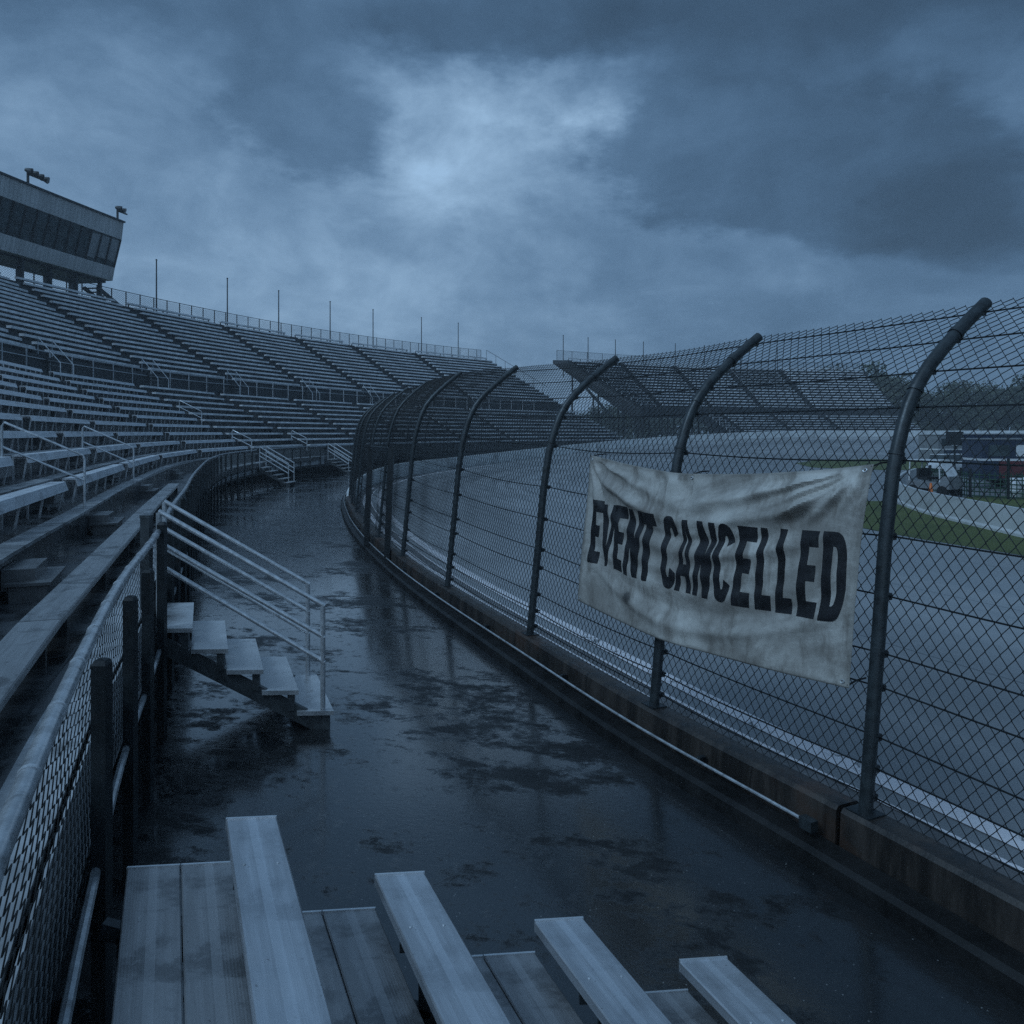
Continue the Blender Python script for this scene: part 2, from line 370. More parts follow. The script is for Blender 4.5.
PZ = [.4, 1.0, 1.6, 2.3, 2.6, 2.8, 2.9, 3.0, 3.08, 3.15, 3.22, 3.3, 3.38, 3.45, 3.53, 3.6, 3.68, 3.75, 3.82, 3.88, 3.94, 4.0, 4.06, 4.12]
def FK(s): return 1 + .10 * sstep(S2 + 1, S5 + 2, s)
def FP(s, z, out=0.0):
    """point on the catch fence, z measured as for a 0.4 m wall"""
    return PT(s, -prof(z) + out, .4 + (z - .4) * FK(s) + WT(s) - .4)

def ribbon(s0, s1, rows, step, name, mat, parent=None, close=False, sk0=None, sk1=None):
    """sheet swept along the curve. rows: (off,z) or functions s->(off,z); sk0/sk1: functions off->shift of the start / end"""
    ns = max(2, int(round((s1 - s0) / step)) + 1); ss = np.linspace(s0, s1, ns); n = len(rows); vs = []; fs = []; uv = []
    for s in ss:
        for r in rows:
            o, z = r(s) if callable(r) else r; t = (s - s0) / (s1 - s0)
            se = s + (sk0(o - FO(s)) * (1 - t) if sk0 else 0) + (sk1(o - FO(s)) * t if sk1 else 0)
            vs.append(PT(se, o, z)); uv.append((se, -o))
    for i in range(len(ss) - 1):
        for j in range(n if close else n - 1):
            a = i * n + j; b = i * n + (j + 1) % n
            fs.append((a, b, b + n, a + n))
    if close: fs += [tuple(range(n)), tuple((len(ss) - 1) * n + j for j in range(n - 1, -1, -1))]
    m = MB(); m.add(vs, fs); o = m.build(name, mat, parent)
    ul = o.data.uv_layers.new(name='UVMap'); idx = np.empty(len(o.data.loops), np.int32); o.data.loops.foreach_get('vertex_index', idx)
    ul.data.foreach_set('uv', np.array(uv, np.float32)[idx].ravel())
    return o

# ------------------------------------------------------------------ ground, walkway, track
g = MB(); nn = 40; E = 880
for i in range(nn):
    for j in range(nn):
        x0, x1 = -E + 2 * E * i / nn, -E + 2 * E * (i + 1) / nn; y0, y1 = -E + 2 * E * j / nn, -E + 2 * E * (j + 1) / nn
        g.add([(x0, y0, -.06), (x1, y0, -.06), (x1, y1, -.06), (x0, y1, -.06)], [(0, 1, 2, 3)])
tag(g.build('ground', M['land']), kind='structure')
tag(ribbon(0, SMAX - 1, [lambda s: (-.02, 0), lambda s: (FO(s) + 3, 0), lambda s: (34, 0)], 1.0, 'walkway', M['walk']), kind='structure')
TW = 15.5
tag(ribbon(0, SMAX - 1, [lambda s: (-.05, ZO(s) - .02), lambda s: (-1.0, ZO(s) * .97), lambda s: (-TW * .5, ZO(s) * .5), lambda s: (-TW, .0)], 1.0, 'track', M['track']), kind='structure')
tag(ribbon(0, S_Y(60), [(-.24, .004), (-.98, .004)], .5, 'track_apron_strip', M['apron']), kind='structure')
tag(ribbon(0, S_Y(75), [lambda s: (-1.24, .008 + ZO(s)), lambda s: (-1.47, .008 + ZO(s))], .5, 'white_track_line', M['line']), kind='structure')
tag(ribbon(0, S_Y(75), [lambda s: (-.95, .012 + ZO(s)), lambda s: (-1.0, .012 + ZO(s))], .5, 'thin_white_track_line', M['line']), kind='structure')
tag(ribbon(S2 - 1.2, S_Y(45), [(-.60, .012), (-.76, .012)], .5, 'worn_inner_track_line', M['line']), kind='structure')
# infield pavement inside the track
inner = [PT(s, -TW + .02, -.008) for s in np.arange(0, SMAX - 1, 3)]
f = MB(); cx, cy = 110, 20
f.add([(cx, cy, -.01)] + inner, [(0, i + 1, i) for i in range(1, len(inner))])
M['pave'] = simple('pale_infield_pavement', (.20, .205, .21), .28, 0, .2, .3, coord='W')
tag(f.build('infield_pavement', M['pave']), kind='structure')
def patch(name, pts, z, mat, kind='structure'):
    m = MB(); c = np.mean(np.array(pts), axis=0)
    m.add([(c[0], c[1], z)] + [(x, y, z) for x, y in pts], [(0, i + 1, (i + 1) % len(pts) + 1) for i in range(len(pts))])
    return tag(m.build(name, mat), kind=kind)
patch('infield_grass', [(13.6, 8), (13.3, 14), (13.0, 20.0), (11.9, 23.5), (11.3, 27), (11.6, 31), (13.2, 34.5), (15.6, 36.4), (17.2, 36.5), (16.5, 33.6), (15.7, 29), (15.15, 23.5), (14.8, 15), (14.8, 8)], .004, M['grass'])
patch('infield_grass_island', [(27, 72), (31, 67), (38, 68), (46, 74), (52, 84), (50, 92), (42, 95), (34, 90), (29, 82)], .004, M['grass'])
patch('paddock_grass', [(17.5, 14), (17.8, 24), (18.5, 31), (22, 39), (30, 40), (48, 40), (60, 30), (60, 14)], .004, M['grass'])

# ------------------------------------------------------------------ the concrete wall and its pipe
wall = empty('concrete_wall', PT(S2), label='low rust-stained concrete wall under the tall curved catch fence', cat='wall')
wi = MB()
def wallseg(s0, s1, mat, name):
    return ribbon(s0, s1, [lambda s: (.13, -.03), lambda s: (.11, WT(s) - .03), lambda s: (.085, WT(s)), lambda s: (-.10, WT(s)), lambda s: (-.13, WT(s) - .03), lambda s: (-.20, ZO(s) - .04)], .5, name, mat, None, True)
segs = [(0.2, S1 + .12), (S1 + .16, S_Y(34))]
for a, b in segs:
    o = wallseg(a, b, M['conc'], 'wall_section'); o.parent = wall; o.matrix_parent_inverse = Matrix.Translation(-wall.location)
o = wallseg(S_Y(34) + .02, SMAX - 2, M['wallwhite'], 'pale_wall_section'); o.parent = wall; o.matrix_parent_inverse = Matrix.Translation(-wall.location)
o['label'] = 'pale painted wall section round the far turn'
kerb = ribbon(0.2, S_Y(60), [(.135, 0.0), (.135, .14), (.30, .13), (.34, .10), (.36, 0.0)], .5, 'kerb_lip', M['kerb'], None, True)
kerb.parent = wall; kerb.matrix_parent_inverse = Matrix.Translation(-wall.location)
cp = empty('conduit_pipe', PT(S1), label='long thin metal conduit running along the low wall', cat='pipe')
SB = S1 + .36
def local(mb, name, mat, par, smooth=False):
    """build in world coordinates under a located parent"""
    o = mb.build(name, mat, par); o.matrix_parent_inverse = par.matrix_basis.inverted() if False else Matrix.Translation(-Vector(par.location)); return o
m = MB(); m.tube([PT(s, .215, .235) for s in np.arange(SB, S_Y(48), .5)], .0135, 7); local(m, 'pipe', M['railpipe'], cp)
for s in np.arange(SB + 1.2, S_Y(40), 2.6):
    m = MB(); m.box(PT(s, .17, .235), (.07, .05, .06), rz=-head(s)); local(m, 'pipe_clamp', M['steel'], cp)
m = MB(); m.box(PT(SB - .04, .215, .225), (.07, .12, .08), rz=-head(SB)); local(m, 'junction_box', M['post'], cp)

# ------------------------------------------------------------------ chain link
def chain(s0, s1, rowsfn, w, r, name, mat, parent):
    """rowsfn(s) -> array (nj,3) of points up the surface at arc length s; zigzag wires as three sided prisms"""
    h = w / 2; ni = int((s1 - s0) / h)
    cols = np.array([rowsfn(s0 + i * h) for i in range(ni + 2)])             # (ni+2, nj, 3)
    nj = cols.shape[1]; i = np.arange(ni)[:, None]; j = np.arange(nj)[None, :]
    idx = i + ((i + j) & 1)
    pts = cols[idx, j]                                                        # (ni,nj,3)
    t = cols[1:ni + 1] - cols[:ni]; t /= np.linalg.norm(t, axis=2, keepdims=True) + 1e-9
    u = np.gradient(cols[:ni], axis=1); u /= np.linalg.norm(u, axis=2, keepdims=True) + 1e-9
    nrm = np.cross(t, u)
    sgn = np.where((j & 1) == 0, 1.0, -1.0)[..., None] * np.where((i & 1) == 0, 1., -1.)[..., None]
    pts = pts + nrm * sgn * r * .9
    ring = [t * r, -t * r * .5 + nrm * r * .87, -t * r * .5 - nrm * r * .87]
    V = np.stack([pts + q for q in ring], axis=2).reshape(-1, 3)
    a = (np.arange(ni)[:, None] * nj + np.arange(nj - 1)[None, :]).reshape(-1) * 3
    fs = np.concatenate([np.stack([a + k, a + (k + 1) % 3, a + (k + 1) % 3 + 3, a + k + 3], axis=1) for k in range(3)])
    me = bpy.data.meshes.new(name); me.vertices.add(len(V)); me.vertices.foreach_set('co', V.astype(np.float32).ravel())
    me.loops.add(fs.size); me.loops.foreach_set('vertex_index', fs.astype(np.int32).ravel())
    me.polygons.add(len(fs)); me.polygons.foreach_set('loop_start', np.arange(0, fs.size, 4, dtype=np.int32))
    me.update(calc_edges=True); me.materials.append(mat)
    o = link(name, me, parent); 
    if parent: o.matrix_parent_inverse = Matrix.Translation(-Vector(parent.location))
    return o
# profile points equally spaced
pz = np.array(PZ); pa = np.array([prof(z) for z in PZ])
pl = np.concatenate([[0], np.cumsum(np.hypot(np.diff(pz), np.diff(pa)))])
def fence_rows(step, out=-.045, sag=True):
    ls = np.arange(.02, pl[-1] + .05, step); zz = np.interp(ls, pl, pz); aa = np.interp(ls, pl, pa)
    ex = np.maximum(0, ls - pl[-1]); zz = zz + ex * .6; aa = aa + ex * .8
    def fn(s):
        h = head(s); x = np.interp(s, SS, WX); y = np.interp(s, SS, WY); off = -aa + out
        wob = .012 * math.sin(s * 1.7) + .008 * math.sin(s * 4.1)
        off = off + wob * np.sin(ls * 1.3)
        zt = .4 + (zz - .4) * FK(s) + WT(s) - .4
        top = .006 * math.sin(s * 2.3) * (ls / pl[-1]) ** 3
        return np.stack([x - math.cos(h) * off, y + math.sin(h) * off, zt + top], axis=1)
    return fn
cf = empty('catch_fence', PT(S2, 0, .4), label='tall chain-link catch fence with posts curving over the wet track', cat='fence')
chain(S1 - 6.5, S_Y(22), fence_rows(.062), .098, .0041, 'mesh', M['wire'], cf)
chain(S_Y(22), S_Y(70), fence_rows(.10), .19, .0036, 'mesh', M['wire'], cf)
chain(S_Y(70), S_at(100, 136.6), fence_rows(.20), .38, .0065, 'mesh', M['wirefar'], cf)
post_s = [S1 - 4.2, S1, S2, S3, S4, S5] + [S5 + 3.4 * k for k in range(1, 12)]
post_s += list(np.arange(post_s[-1] + 4, S_at(100, 136.6), 4.6))
CZ = [.50, .70, .92, 1.27, 1.51, 1.92, 2.35, 2.90, 3.29, 3.56, 3.81, 4.04]
for i, s in enumerate(post_s):
    far = s > S_Y(50); m = MB()
    pts = [FP(s, z) for z in ([.38] + PZ[1:])]
    m.tube(pts, .036 if s > S5 + 2 else .05, 6 if far else 14)
    if not far:
        for z in (2.95, 3.42, 3.86):                                 # pipe collars
            a, b = FP(s, z - .012), FP(s, z + .012); m.tube([a, b], .0575, 14)
    local(m, 'post', M['post'], cf)
    if s < S_Y(30):
        m = MB(); c = PT(s, 0, WT(s) + .006); m.box(c, (.17, .2, .012), rz=-head(s)); local(m, 'base_plate', M['steel'], cf)
        c = MB()
        for z in CZ:
            p = FP(s, z, -.055); c.box(p + Vector((0, 0, 0)), (.055, .05, .05), rz=-head(s))
            c.tube([FP(s, z, -.03) + Vector((0, 0, .0)), FP(s, z, -.11)], .011, 6)
            local(c, 'cable_clamp', M['steel'], cf); c = MB()
for zi, z in enumerate(CZ):
    m = MB(); pts = []
    for a, b in zip(post_s[:-1], post_s[1:]):
        if a > S_at(75, 135): break
        n = 6 if b - a < 4.3 else 3
        for k in range(n):
            t = k / n; s = a + (b - a) * t
            sag = (.022 + .012 * math.sin(a * 7 + zi * 2.1)) * (1 if zi < 8 else .3) * 4 * t * (1 - t)
            pts.append(FP(s, z, -.062) - Vector((0, 0, sag)))
    rr = [.0068 if p[1] < 30 else (.010 if p[1] < 70 else .018) for p in pts]
    m.tube(pts, rr, 5); local(m, 'cable', M['wire'], cf)
gf = empty('gate_frame', PT(S5 + 1.2, .3), label='dark square steel gate frame standing against the curved fence', cat='gate frame')
ga, gb = Vector((-2.88, 18.4, 0)), Vector((-3.82, 21.0, 0))
for q in (ga, gb):
    m = MB(); m.bar(q, q + Vector((.10, .04, 2.78)), .13); local(m, 'gate_post', M['steel'], gf)
m = MB(); m.bar(ga + Vector((.1, .04, 2.72)), gb + Vector((.1, .04, 2.72)), .09); local(m, 'lintel', M['steel'], gf)

# ------------------------------------------------------------------ the banner
BOUT = .105
def inv(pxx, pyy, out=BOUT):
    """point of the fence surface seen at a pixel"""
    best = None; s0, s1, z0, z1 = S1 - 1, S3 + 2, .5, 3.4
    for it in range(7):
        gs = np.linspace(s0, s1, 9); gz = np.linspace(z0, z1, 9); best = None
        for s in gs:
            for z in gz:
                q = px(FP(s, z, out)); e = (q[0] - pxx) ** 2 + (q[1] - pyy) ** 2
                if best is None or e < best[0]: best = (e, s, z)
        ds, dz = (s1 - s0) / 6, (z1 - z0) / 6
        s0, s1, z0, z1 = best[1] - ds, best[1] + ds, best[2] - dz, best[2] + dz
    return best[1], best[2]
top = [(594, 455), (634, 465), (679, 473.5), (753, 474), (824, 470), (877, 464)]
bot = [(580, 600), (624, 622), (666, 641), (715, 654), (786, 673), (852, 688)]
lef = [(594, 455), (589, 505), (584, 552), (580, 600)]; rig = [(877, 464), (867, 520), (860, 590), (852, 688)]
def curve_sz(pts):
    a = np.array([inv(*p) for p in pts]); d = np.linalg.norm(np.diff(a, axis=0), axis=1); t = np.concatenate([[0], np.cumsum(d)]); return a, t / t[-1]
CT, CB, CL, CR = [curve_sz(p) for p in (top, bot, lef, rig)]
def ev(c, t):
    a, k = c; 
    # smooth interpolation
    return np.array([np.interp(t, k, a[:, 0]), np.interp(t, k, a[:, 1])])
tt = np.linspace(0, 1, 61)
def smoothc(c):
    a = np.array([ev(c, t) for t in tt]); w = np.ones(9) / 9; b = a.copy()
    lin = a[0] + (a[-1] - a[0]) * tt[:, None]
    d = a - lin
    for j in range(2): b[:, j] = lin[:, j] + np.convolve(np.pad(d[:, j], 4, mode='reflect', reflect_type='odd'), w, mode='valid')
    return (b, tt)
CT, CB, CL, CR = map(smoothc, (CT, CB, CL, CR))
def bsz(u, v):                                                      # v: 0 bottom, 1 top
    T, B, L, Rr = ev(CT, u), ev(CB, u), ev(CL, 1 - v), ev(CR, 1 - v)
    c00, c10, c01, c11 = ev(CB, 0), ev(CB, 1), ev(CT, 0), ev(CT, 1)
    return (1 - v) * B + v * T + (1 - u) * L + u * Rr - ((1 - u) * (1 - v) * c00 + u * (1 - v) * c10 + (1 - u) * v * c01 + u * v * c11)
def wrinkle(u, v):
    x, y = u * 2.6, v * 1.35; h = 0.0
    def rad(cx, cy, th, wd, amp, ln):
        dx, dy = x - cx, y - cy; d = math.hypot(dx, dy) + 1e-6; a = math.atan2(dy, dx)
        wd = wd * (1 + .16 / (d + .05)); return amp * math.exp(-((a - th) / wd) ** 2) * math.exp(-(d / ln) ** 2) * min(1, d / .40)
    for th, wd, am, ln in ((-.22, .04, .012, 1.2), (-.62, .05, -.006, .5), (-.85, .07, .010, .6), (-1.0, .06, -.02, .9), (-1.2, .07, .022, .7), (-1.42, .05, .014, .7)):
        h += rad(0, 1.35, th, wd, am, ln)
    for th, wd, am, ln in ((math.pi * -1 + .20, .05, .022, 1.5), (-math.pi + .36, .05, .018, 1.3), (-math.pi + .55, .05, .018, 1.2), (-math.pi + .8, .07, .025, 1.0), (-math.pi + 1.1, .06, .018, .8)):
        h += rad(2.6, 1.35, th, wd, am, ln)
    # drapes below the sagging top edge
    q = (u - .5) * 2; sag = .93 - .22 * (1 - q * q)
    for o, am, wd in ((.0, .034, .035), (-.10, -.022, .03), (-.18, .030, .035), (-.30, .016, .04)):
        h += am * math.exp(-((v - (sag + o)) / wd) ** 2) * (1 - q * q) * (1 + .3 * math.sin(9 * u + o * 30))
    # lower slack folds
    lo = .10 + .26 * q * q
    for o, am, wd in ((.0, .026, .035), (.10, -.018, .035), (.20, .016, .04)):
        h += am * math.exp(-((v - (lo + o)) / wd) ** 2) * (1 - .6 * q * q)
    h += .012 * math.sin(7 * x + 2 * y + 1.5 * math.sin(3 * y)) * math.exp(-((v - .3) / .35) ** 2) + .006 * math.sin(17 * x - 9 * y) * v + .004 * math.sin(11 * y + 23 * x)
    e = min(1, min(u, 1 - u, v, 1 - v) / .05)
    return h * (.25 + .75 * e) * (.95 + 2.0 * sstep(.70, .86, v))
def bp(u, v, extra=0.0):
    s, z = bsz(u, v); return FP(s, z, BOUT + .012 + wrinkle(u, v) + extra + .02)
ban = empty('banner', bp(.5, 0), label='dirty white canvas banner reading EVENT CANCELLED tied to the catch fence', cat='banner')
NU, NV = 200, 110; m = MB(); uv = []
vs = []
for j in range(NV + 1):
    for i in range(NU + 1):
        u, v = i / NU, j / NV; vs.append(bp(u, v)); uv.append((u, v))
m.add(vs, [(j * (NU + 1) + i, j * (NU + 1) + i + 1, (j + 1) * (NU + 1) + i + 1, (j + 1) * (NU + 1) + i) for j in range(NV) for i in range(NU)], True)
o = local(m, 'canvas', M['canvas'], ban); me = o.data; ul = me.uv_layers.new(name='UVMap')
for lp in me.loops: ul.data[lp.index].uv = uv[lp.vertex_index]
sol = o.modifiers.new('thick', 'SOLIDIFY'); sol.thickness = .0015; sol.offset = 1 if False else -1
# lettering: heavy condensed capitals as quads, cut on a fine grid and laid on the cloth
def letter(ch):
    q = []; t = .40; b = .185
    def rect(x0, y0, x1, y1): q.append([(x0, y0), (x1, y0), (x1, y1), (x0, y1)])
    if ch in 'EL':
        t = .42; rect(0, 0, t, 1); rect(t, 0, .93 if ch == 'E' else .90, b)
        if ch == 'E': rect(t, .42, .82, .42 + b); rect(t, 1 - b, .93, 1)
    elif ch == 'V':
        q.append([(0, 1), (.33, 1), (.5, .30), (.36, 0)][::-1]); q.append([(.36, 0), (.64, 0), (.5, .30)]); q.append([(.67, 1), (1, 1), (.64, 0), (.5, .30)][::-1])
    elif ch == 'N':
        rect(0, 0, .33, 1); rect(.67, 0, 1, 1); q.append([(.33, 1), (.33, .45), (.67, 0), (.67, .55)])
    elif ch == 'T':
        rect(0, 1 - b, 1, 1); rect(.29, 0, .71, 1 - b)
    elif ch == 'A':
        q.append([(0, 0), (.30, 0), (.5, .86), (.36, 1)]); q.append([(.5, .86), (.64, 1), (.36, 1)]); q.append([(.70, 0), (1, 0), (.64, 1), (.5, .86)])
        q.append([(.352, .22), (.648, .22), (.611, .38), (.389, .38)])
    elif ch in 'CD':
        ro = lambda a: (.5 + .5 * math.copysign(abs(math.cos(a)) ** .75, math.cos(a)), .5 + .5 * math.copysign(abs(math.sin(a)) ** .62, math.sin(a)))
        ri = lambda a: (.5 + .12 * math.copysign(abs(math.cos(a)) ** .7, math.cos(a)), .5 + .34 * math.copysign(abs(math.sin(a)) ** .5, math.sin(a)))
        if ch == 'C':
            a0, a1, n = R(22), R(338), 36
            for k in range(n):
                a, c = a0 + (a1 - a0) * k / n, a0 + (a1 - a0) * (k + 1) / n; q.append([ro(a), ro(c), ri(c), ri(a)])
        else:
            rect(0, 0, t, 1); n = 18
            for k in range(n):
                a, c = -math.pi / 2 + math.pi * k / n, -math.pi / 2 + math.pi * (k + 1) / n
                f1 = lambda A: (t + (1 - t) * abs(math.cos(A)) ** .7 if abs(math.cos(A)) > 1e-6 else t, .5 + .5 * math.copysign(abs(math.sin(A)) ** .75, math.sin(A)))
                f2 = lambda A: (t + (1 - t - .36) * abs(math.cos(A)) ** .6 if abs(math.cos(A)) > 1e-6 else t, .5 + .335 * math.copysign(abs(math.sin(A)) ** .6, math.sin(A)))
                q.append([f1(a), f1(c), f2(c), f2(a)])
    return q
# every glyph's span across the cloth, as seen: x at top / bottom of its left and right edge, then top and bottom rows
def zz(x, y): return 560 + x / 3.103, 430 + y / 3.103
GL = [('E', 108, 88, 140, 118, 214, 222, 409, 415), ('V', 133, 128, 183, 150, 230, 234, 418, 426), ('E', 174, 162, 218, 194, 232, 240, 430, 443), ('N', 218, 198, 262, 242, 244, 252, 447, 460), ('T', 252, 246, 304, 286, 252, 260, 464, 471),
      ('C', 322, 312, 368, 360, 262, 270, 486, 496), ('A', 366, 356, 424, 408, 276, 280, 496, 508), ('N', 432, 414, 490, 464, 281, 288, 510, 524), ('C', 492, 476, 546, 532, 286, 293, 528, 538),
      ('E', 560, 538, 620, 590, 296, 303, 543, 553), ('L', 626, 602, 676, 656, 302, 308, 556, 563), ('L', 686, 664, 738, 720, 306, 311, 566, 573), ('E', 754, 730, 818, 796, 310, 314, 577, 587), ('D', 828, 803, 900, 884, 313, 318, 590, 599)]
def uv_at(X_, Y_):
    u, v = .5, .5
    for _ in range(14):
        q = px(FP(*bsz(u, v), BOUT + .03)); h = .004; qu = px(FP(*bsz(min(1, u + h), v), BOUT + .03)); qv = px(FP(*bsz(u, v + h), BOUT + .03))
        J = np.array([[(qu[0] - q[0]) / h, (qv[0] - q[0]) / h], [(qu[1] - q[1]) / h, (qv[1] - q[1]) / h]])
        d = np.linalg.solve(J, np.array([X_ - q[0], Y_ - q[1]])); u = min(.985, max(.01, u + .8 * d[0])); v = min(.97, max(.02, v + .8 * d[1]))
    return np.array([u, v])
for ch, xl1, xl0, xr1, xr0, yt0, yt1, yb0, yb1 in GL:
    c01, c00, c11, c10 = uv_at(*zz(xl1, yt0)), uv_at(*zz(xl0, yb0)), uv_at(*zz(xr1, yt1)), uv_at(*zz(xr0, yb1))
    bm = bmesh.new()
    u0, u1 = min(c01[0], c00[0]), max(c11[0], c10[0])
    for q in letter(ch):
        pp = [(1 - x) * (1 - y) * c00 + x * (1 - y) * c10 + (1 - x) * y * c01 + x * y * c11 for x, y in q]
        vv = [bm.verts.new((p[0], p[1], 0)) for p in pp]
        try: bm.faces.new(vv)
        except Exception: pass
    bmesh.ops.remove_doubles(bm, verts=bm.verts, dist=1e-5)
    for k in range(1, NU * 1):
        x = k / NU
        if u0 < x < u1: bmesh.ops.bisect_plane(bm, geom=bm.verts[:] + bm.edges[:] + bm.faces[:], plane_co=(x, 0, 0), plane_no=(1, 0, 0))
    for k in range(1, NV):
        y = k / NV
        if .15 < y < .9: bmesh.ops.bisect_plane(bm, geom=bm.verts[:] + bm.edges[:] + bm.faces[:], plane_co=(0, y, 0), plane_no=(0, 1, 0))
    for v in bm.verts: v.co = bp(min(.999, v.co.x), v.co.y, .0030)
    bmesh.ops.recalc_face_normals(bm, faces=bm.faces)
    me = bpy.data.meshes.new('letter'); bm.to_mesh(me); bm.free(); me.materials.append(M['ink'])
    for pl_ in me.polygons: pl_.use_smooth = True
    o = link('letter', me, ban); o.matrix_parent_inverse = Matrix.Translation(-ban.location); o['label'] = 'black capital ' + ch
for (u, v) in ((.004, .99), (.996, .99), (.005, .01), (.996, .012), (.5, .995)):
    m = MB(); u_, v_ = min(.985, max(.015, u)), min(.975, max(.025, v)); c_ = [bp(u_ + .004 * math.cos(q_ * math.pi / 5), v_ + .0075 * math.sin(q_ * math.pi / 5), .004) for q_ in range(11)]; m.tube(c_, .004, 5, False); local(m, 'eyelet', M['pipe'], ban)
    m = MB(); a = bp(u, v); s, z = bsz(u, v); b = FP(s, z + .03, -.05); m.tube([a, (a + b) / 2 + Vector((0, 0, .01)), b], .007, 5); local(m, 'tie_cord', M['black'], ban)

# ------------------------------------------------------------------ grandstands
def place(rz_dir): return math.atan2(rz_dir.y, rz_dir.x)
LR, LD, LZ, ZT0 = 10, .84, .455, 1.75          # lower rows, tread depth, rise, first tread height
UR, UD, UZ = 16, .74, .475
def lo_off(k, s): return FO(s) + 1.6 + LD * k
def up0(s): return FO(s) + 1.6 + LD * LR + 1.9
def up_off(k, s): return up0(s) + UD * k
ZX = ZT0 + LZ * LR - .1                          # cross aisle height
ZU0 = ZX + 1.35                                  # first upper tread
UZ2 = .55
def up_z(k, st=1): return ZU0 + (UZ if st == 1 else UZ2) * k
sE1 = S_at(18, 107.8) - 1.0                      # end of the first stand
sB2 = sE1 + 12.8; sE2 = S_at(75, 135) + 2
# aisle stations
def s_for(fn, target_px, lo, hi):
    best = None
    for s in np.arange(lo, hi, .25):
        q = px(fn(s)); e = abs(q[0] - target_px)
        if best is None or e < best[0]: best = (e, float(s))
    return best[1]
A0 = S_at(-.6, 11.4); 
def nearest_s(pt):
    return min(np.arange(S1, S_Y(60), .25), key=lambda s: (PT(s, FO(s) + 1.4) - Vector(pt)).length)
A0 = nearest_s((-5.45, 9.0, 0)); A1 = nearest_s((-7.35, 14.7, 0)); A2 = nearest_s((-9.9, 22.5, 0))
aisL = [A0 - 8.5, A0, A1, A2]
while aisL[-1] + 9.3 < sE1 - 3: aisL.append(aisL[-1] + 9.3)
aisL[-1] = sE1
aisU = [s_for(lambda s: PT(s, up_off(UR, s), 15), p, S_Y(30), S_at(18, 107.8)) for p in (5, 118, 213, 287, 345, 410)]
aisU = [aisU[0] - 20, aisU[0] - 10] + aisU + [sE1]
AW = .62                                          # half aisle width
DX = lambda z, o: (lambda s: (o(s), z))
def stand(s0, s1, name, label, lower_from=None, deckmat=None, upper_from=None, sk0=None, sk1=None):
    sti = 1 if s0 < sE1 - 1 else 2
    root = empty(name, PT((s0 + s1) / 2, 12), label=label, cat='grandstand')
    # lower tier section: front deck, treads, cross aisle
    rows = [(lambda s: (FO(s) + .12, 1.05)), (lambda s: (FO(s) + .12, 1.3)), (lambda s: (FO(s) + 1.6, 1.3))]
    for k in range(LR):
        z = ZT0 + LZ * k
        rows.append((lambda s, k=k, z=z: (lo_off(k, s), z))); rows.append((lambda s, k=k, z=z: (lo_off(k + 1, s), z)))
    rows += [lambda s: (lo_off(LR, s), ZX), lambda s: (up0(s) - .06, ZX), lambda s: (up0(s) - .06, ZX - .5), lambda s: (FO(s) + 2.6, 1.05)]
    o = ribbon(lower_from if lower_from is not None else s0, s1, rows, 1.0, 'lower_deck', deckmat, None, True, None, sk1)
    o.parent = root; o.matrix_parent_inverse = Matrix.Translation(-root.location)
    uf = upper_from if upper_from is not None else s0
    rows = [(lambda s: (up0(s), ZX - .5)), (lambda s: (up0(s), ZU0))]
    for k in range(UR):
        rows.append((lambda s, k=k: (up_off(k, s) + .001, up_z(k, sti)))); rows.append((lambda s, k=k: (up_off(k + 1, s), up_z(k, sti))))
    rows += [lambda s: (up_off(UR, s) + 1.6, up_z(UR - 1, sti) + .1), lambda s: (up_off(UR, s) + 1.6, up_z(UR - 1, sti) - .5), lambda s: (up0(s) + 1.5, ZX - .5)]
    o = ribbon(uf, s1, rows, 1.0, 'upper_deck', M['deckfar'], None, True, sk0, sk1)
    o.parent = root; o.matrix_parent_inverse = Matrix.Translation(-root.location)
    # columns and rakers under the upper tier
    for s in np.arange(max(uf, s0) + (.6 if sti == 1 else 1.5), s1, 6.0 if sti == 1 else 4.5):
        for off_, zt in ((up0(s) + 1.0, ZX - .5), (up0(s) + 6, up_z(6, sti) - 1.2), (up0(s) + 11.5, up_z(14, sti) - 1.3)):
            m = MB(); a = PT(s, off_, 0); m.bar(a, a + Vector((0, 0, zt)), .28); local(m, 'column', M['steel'], root)
        m = MB(); m.bar(PT(s, up0(s) + 1, ZX - .8), PT(s, up_off(UR, s) + 1, up_z(UR, sti) - 1.6), .25, .4)
        m.bar(PT(s, up0(s) + 1, 4), PT(s, up0(s) + 11.5, 4), .16)
        local(m, 'raker', M['steel'], root)
    return root
SK1 = lambda o: 8.0 * (1 - o / 24.0)
SK2 = lambda o: 11.5 * (1 - o / 24.0)
st1 = stand(A0 - 9, sE1, 'grandstand', 'long curving aluminium grandstand beside the wet walkway, left', None, M['deck'], aisU[0] - 1, None, SK1)
st2 = stand(sB2, sE2, 'grandstand', 'hazy far grandstand past the gap, its underside open', sB2 + 16, M['deckfar'], None, SK2, None)
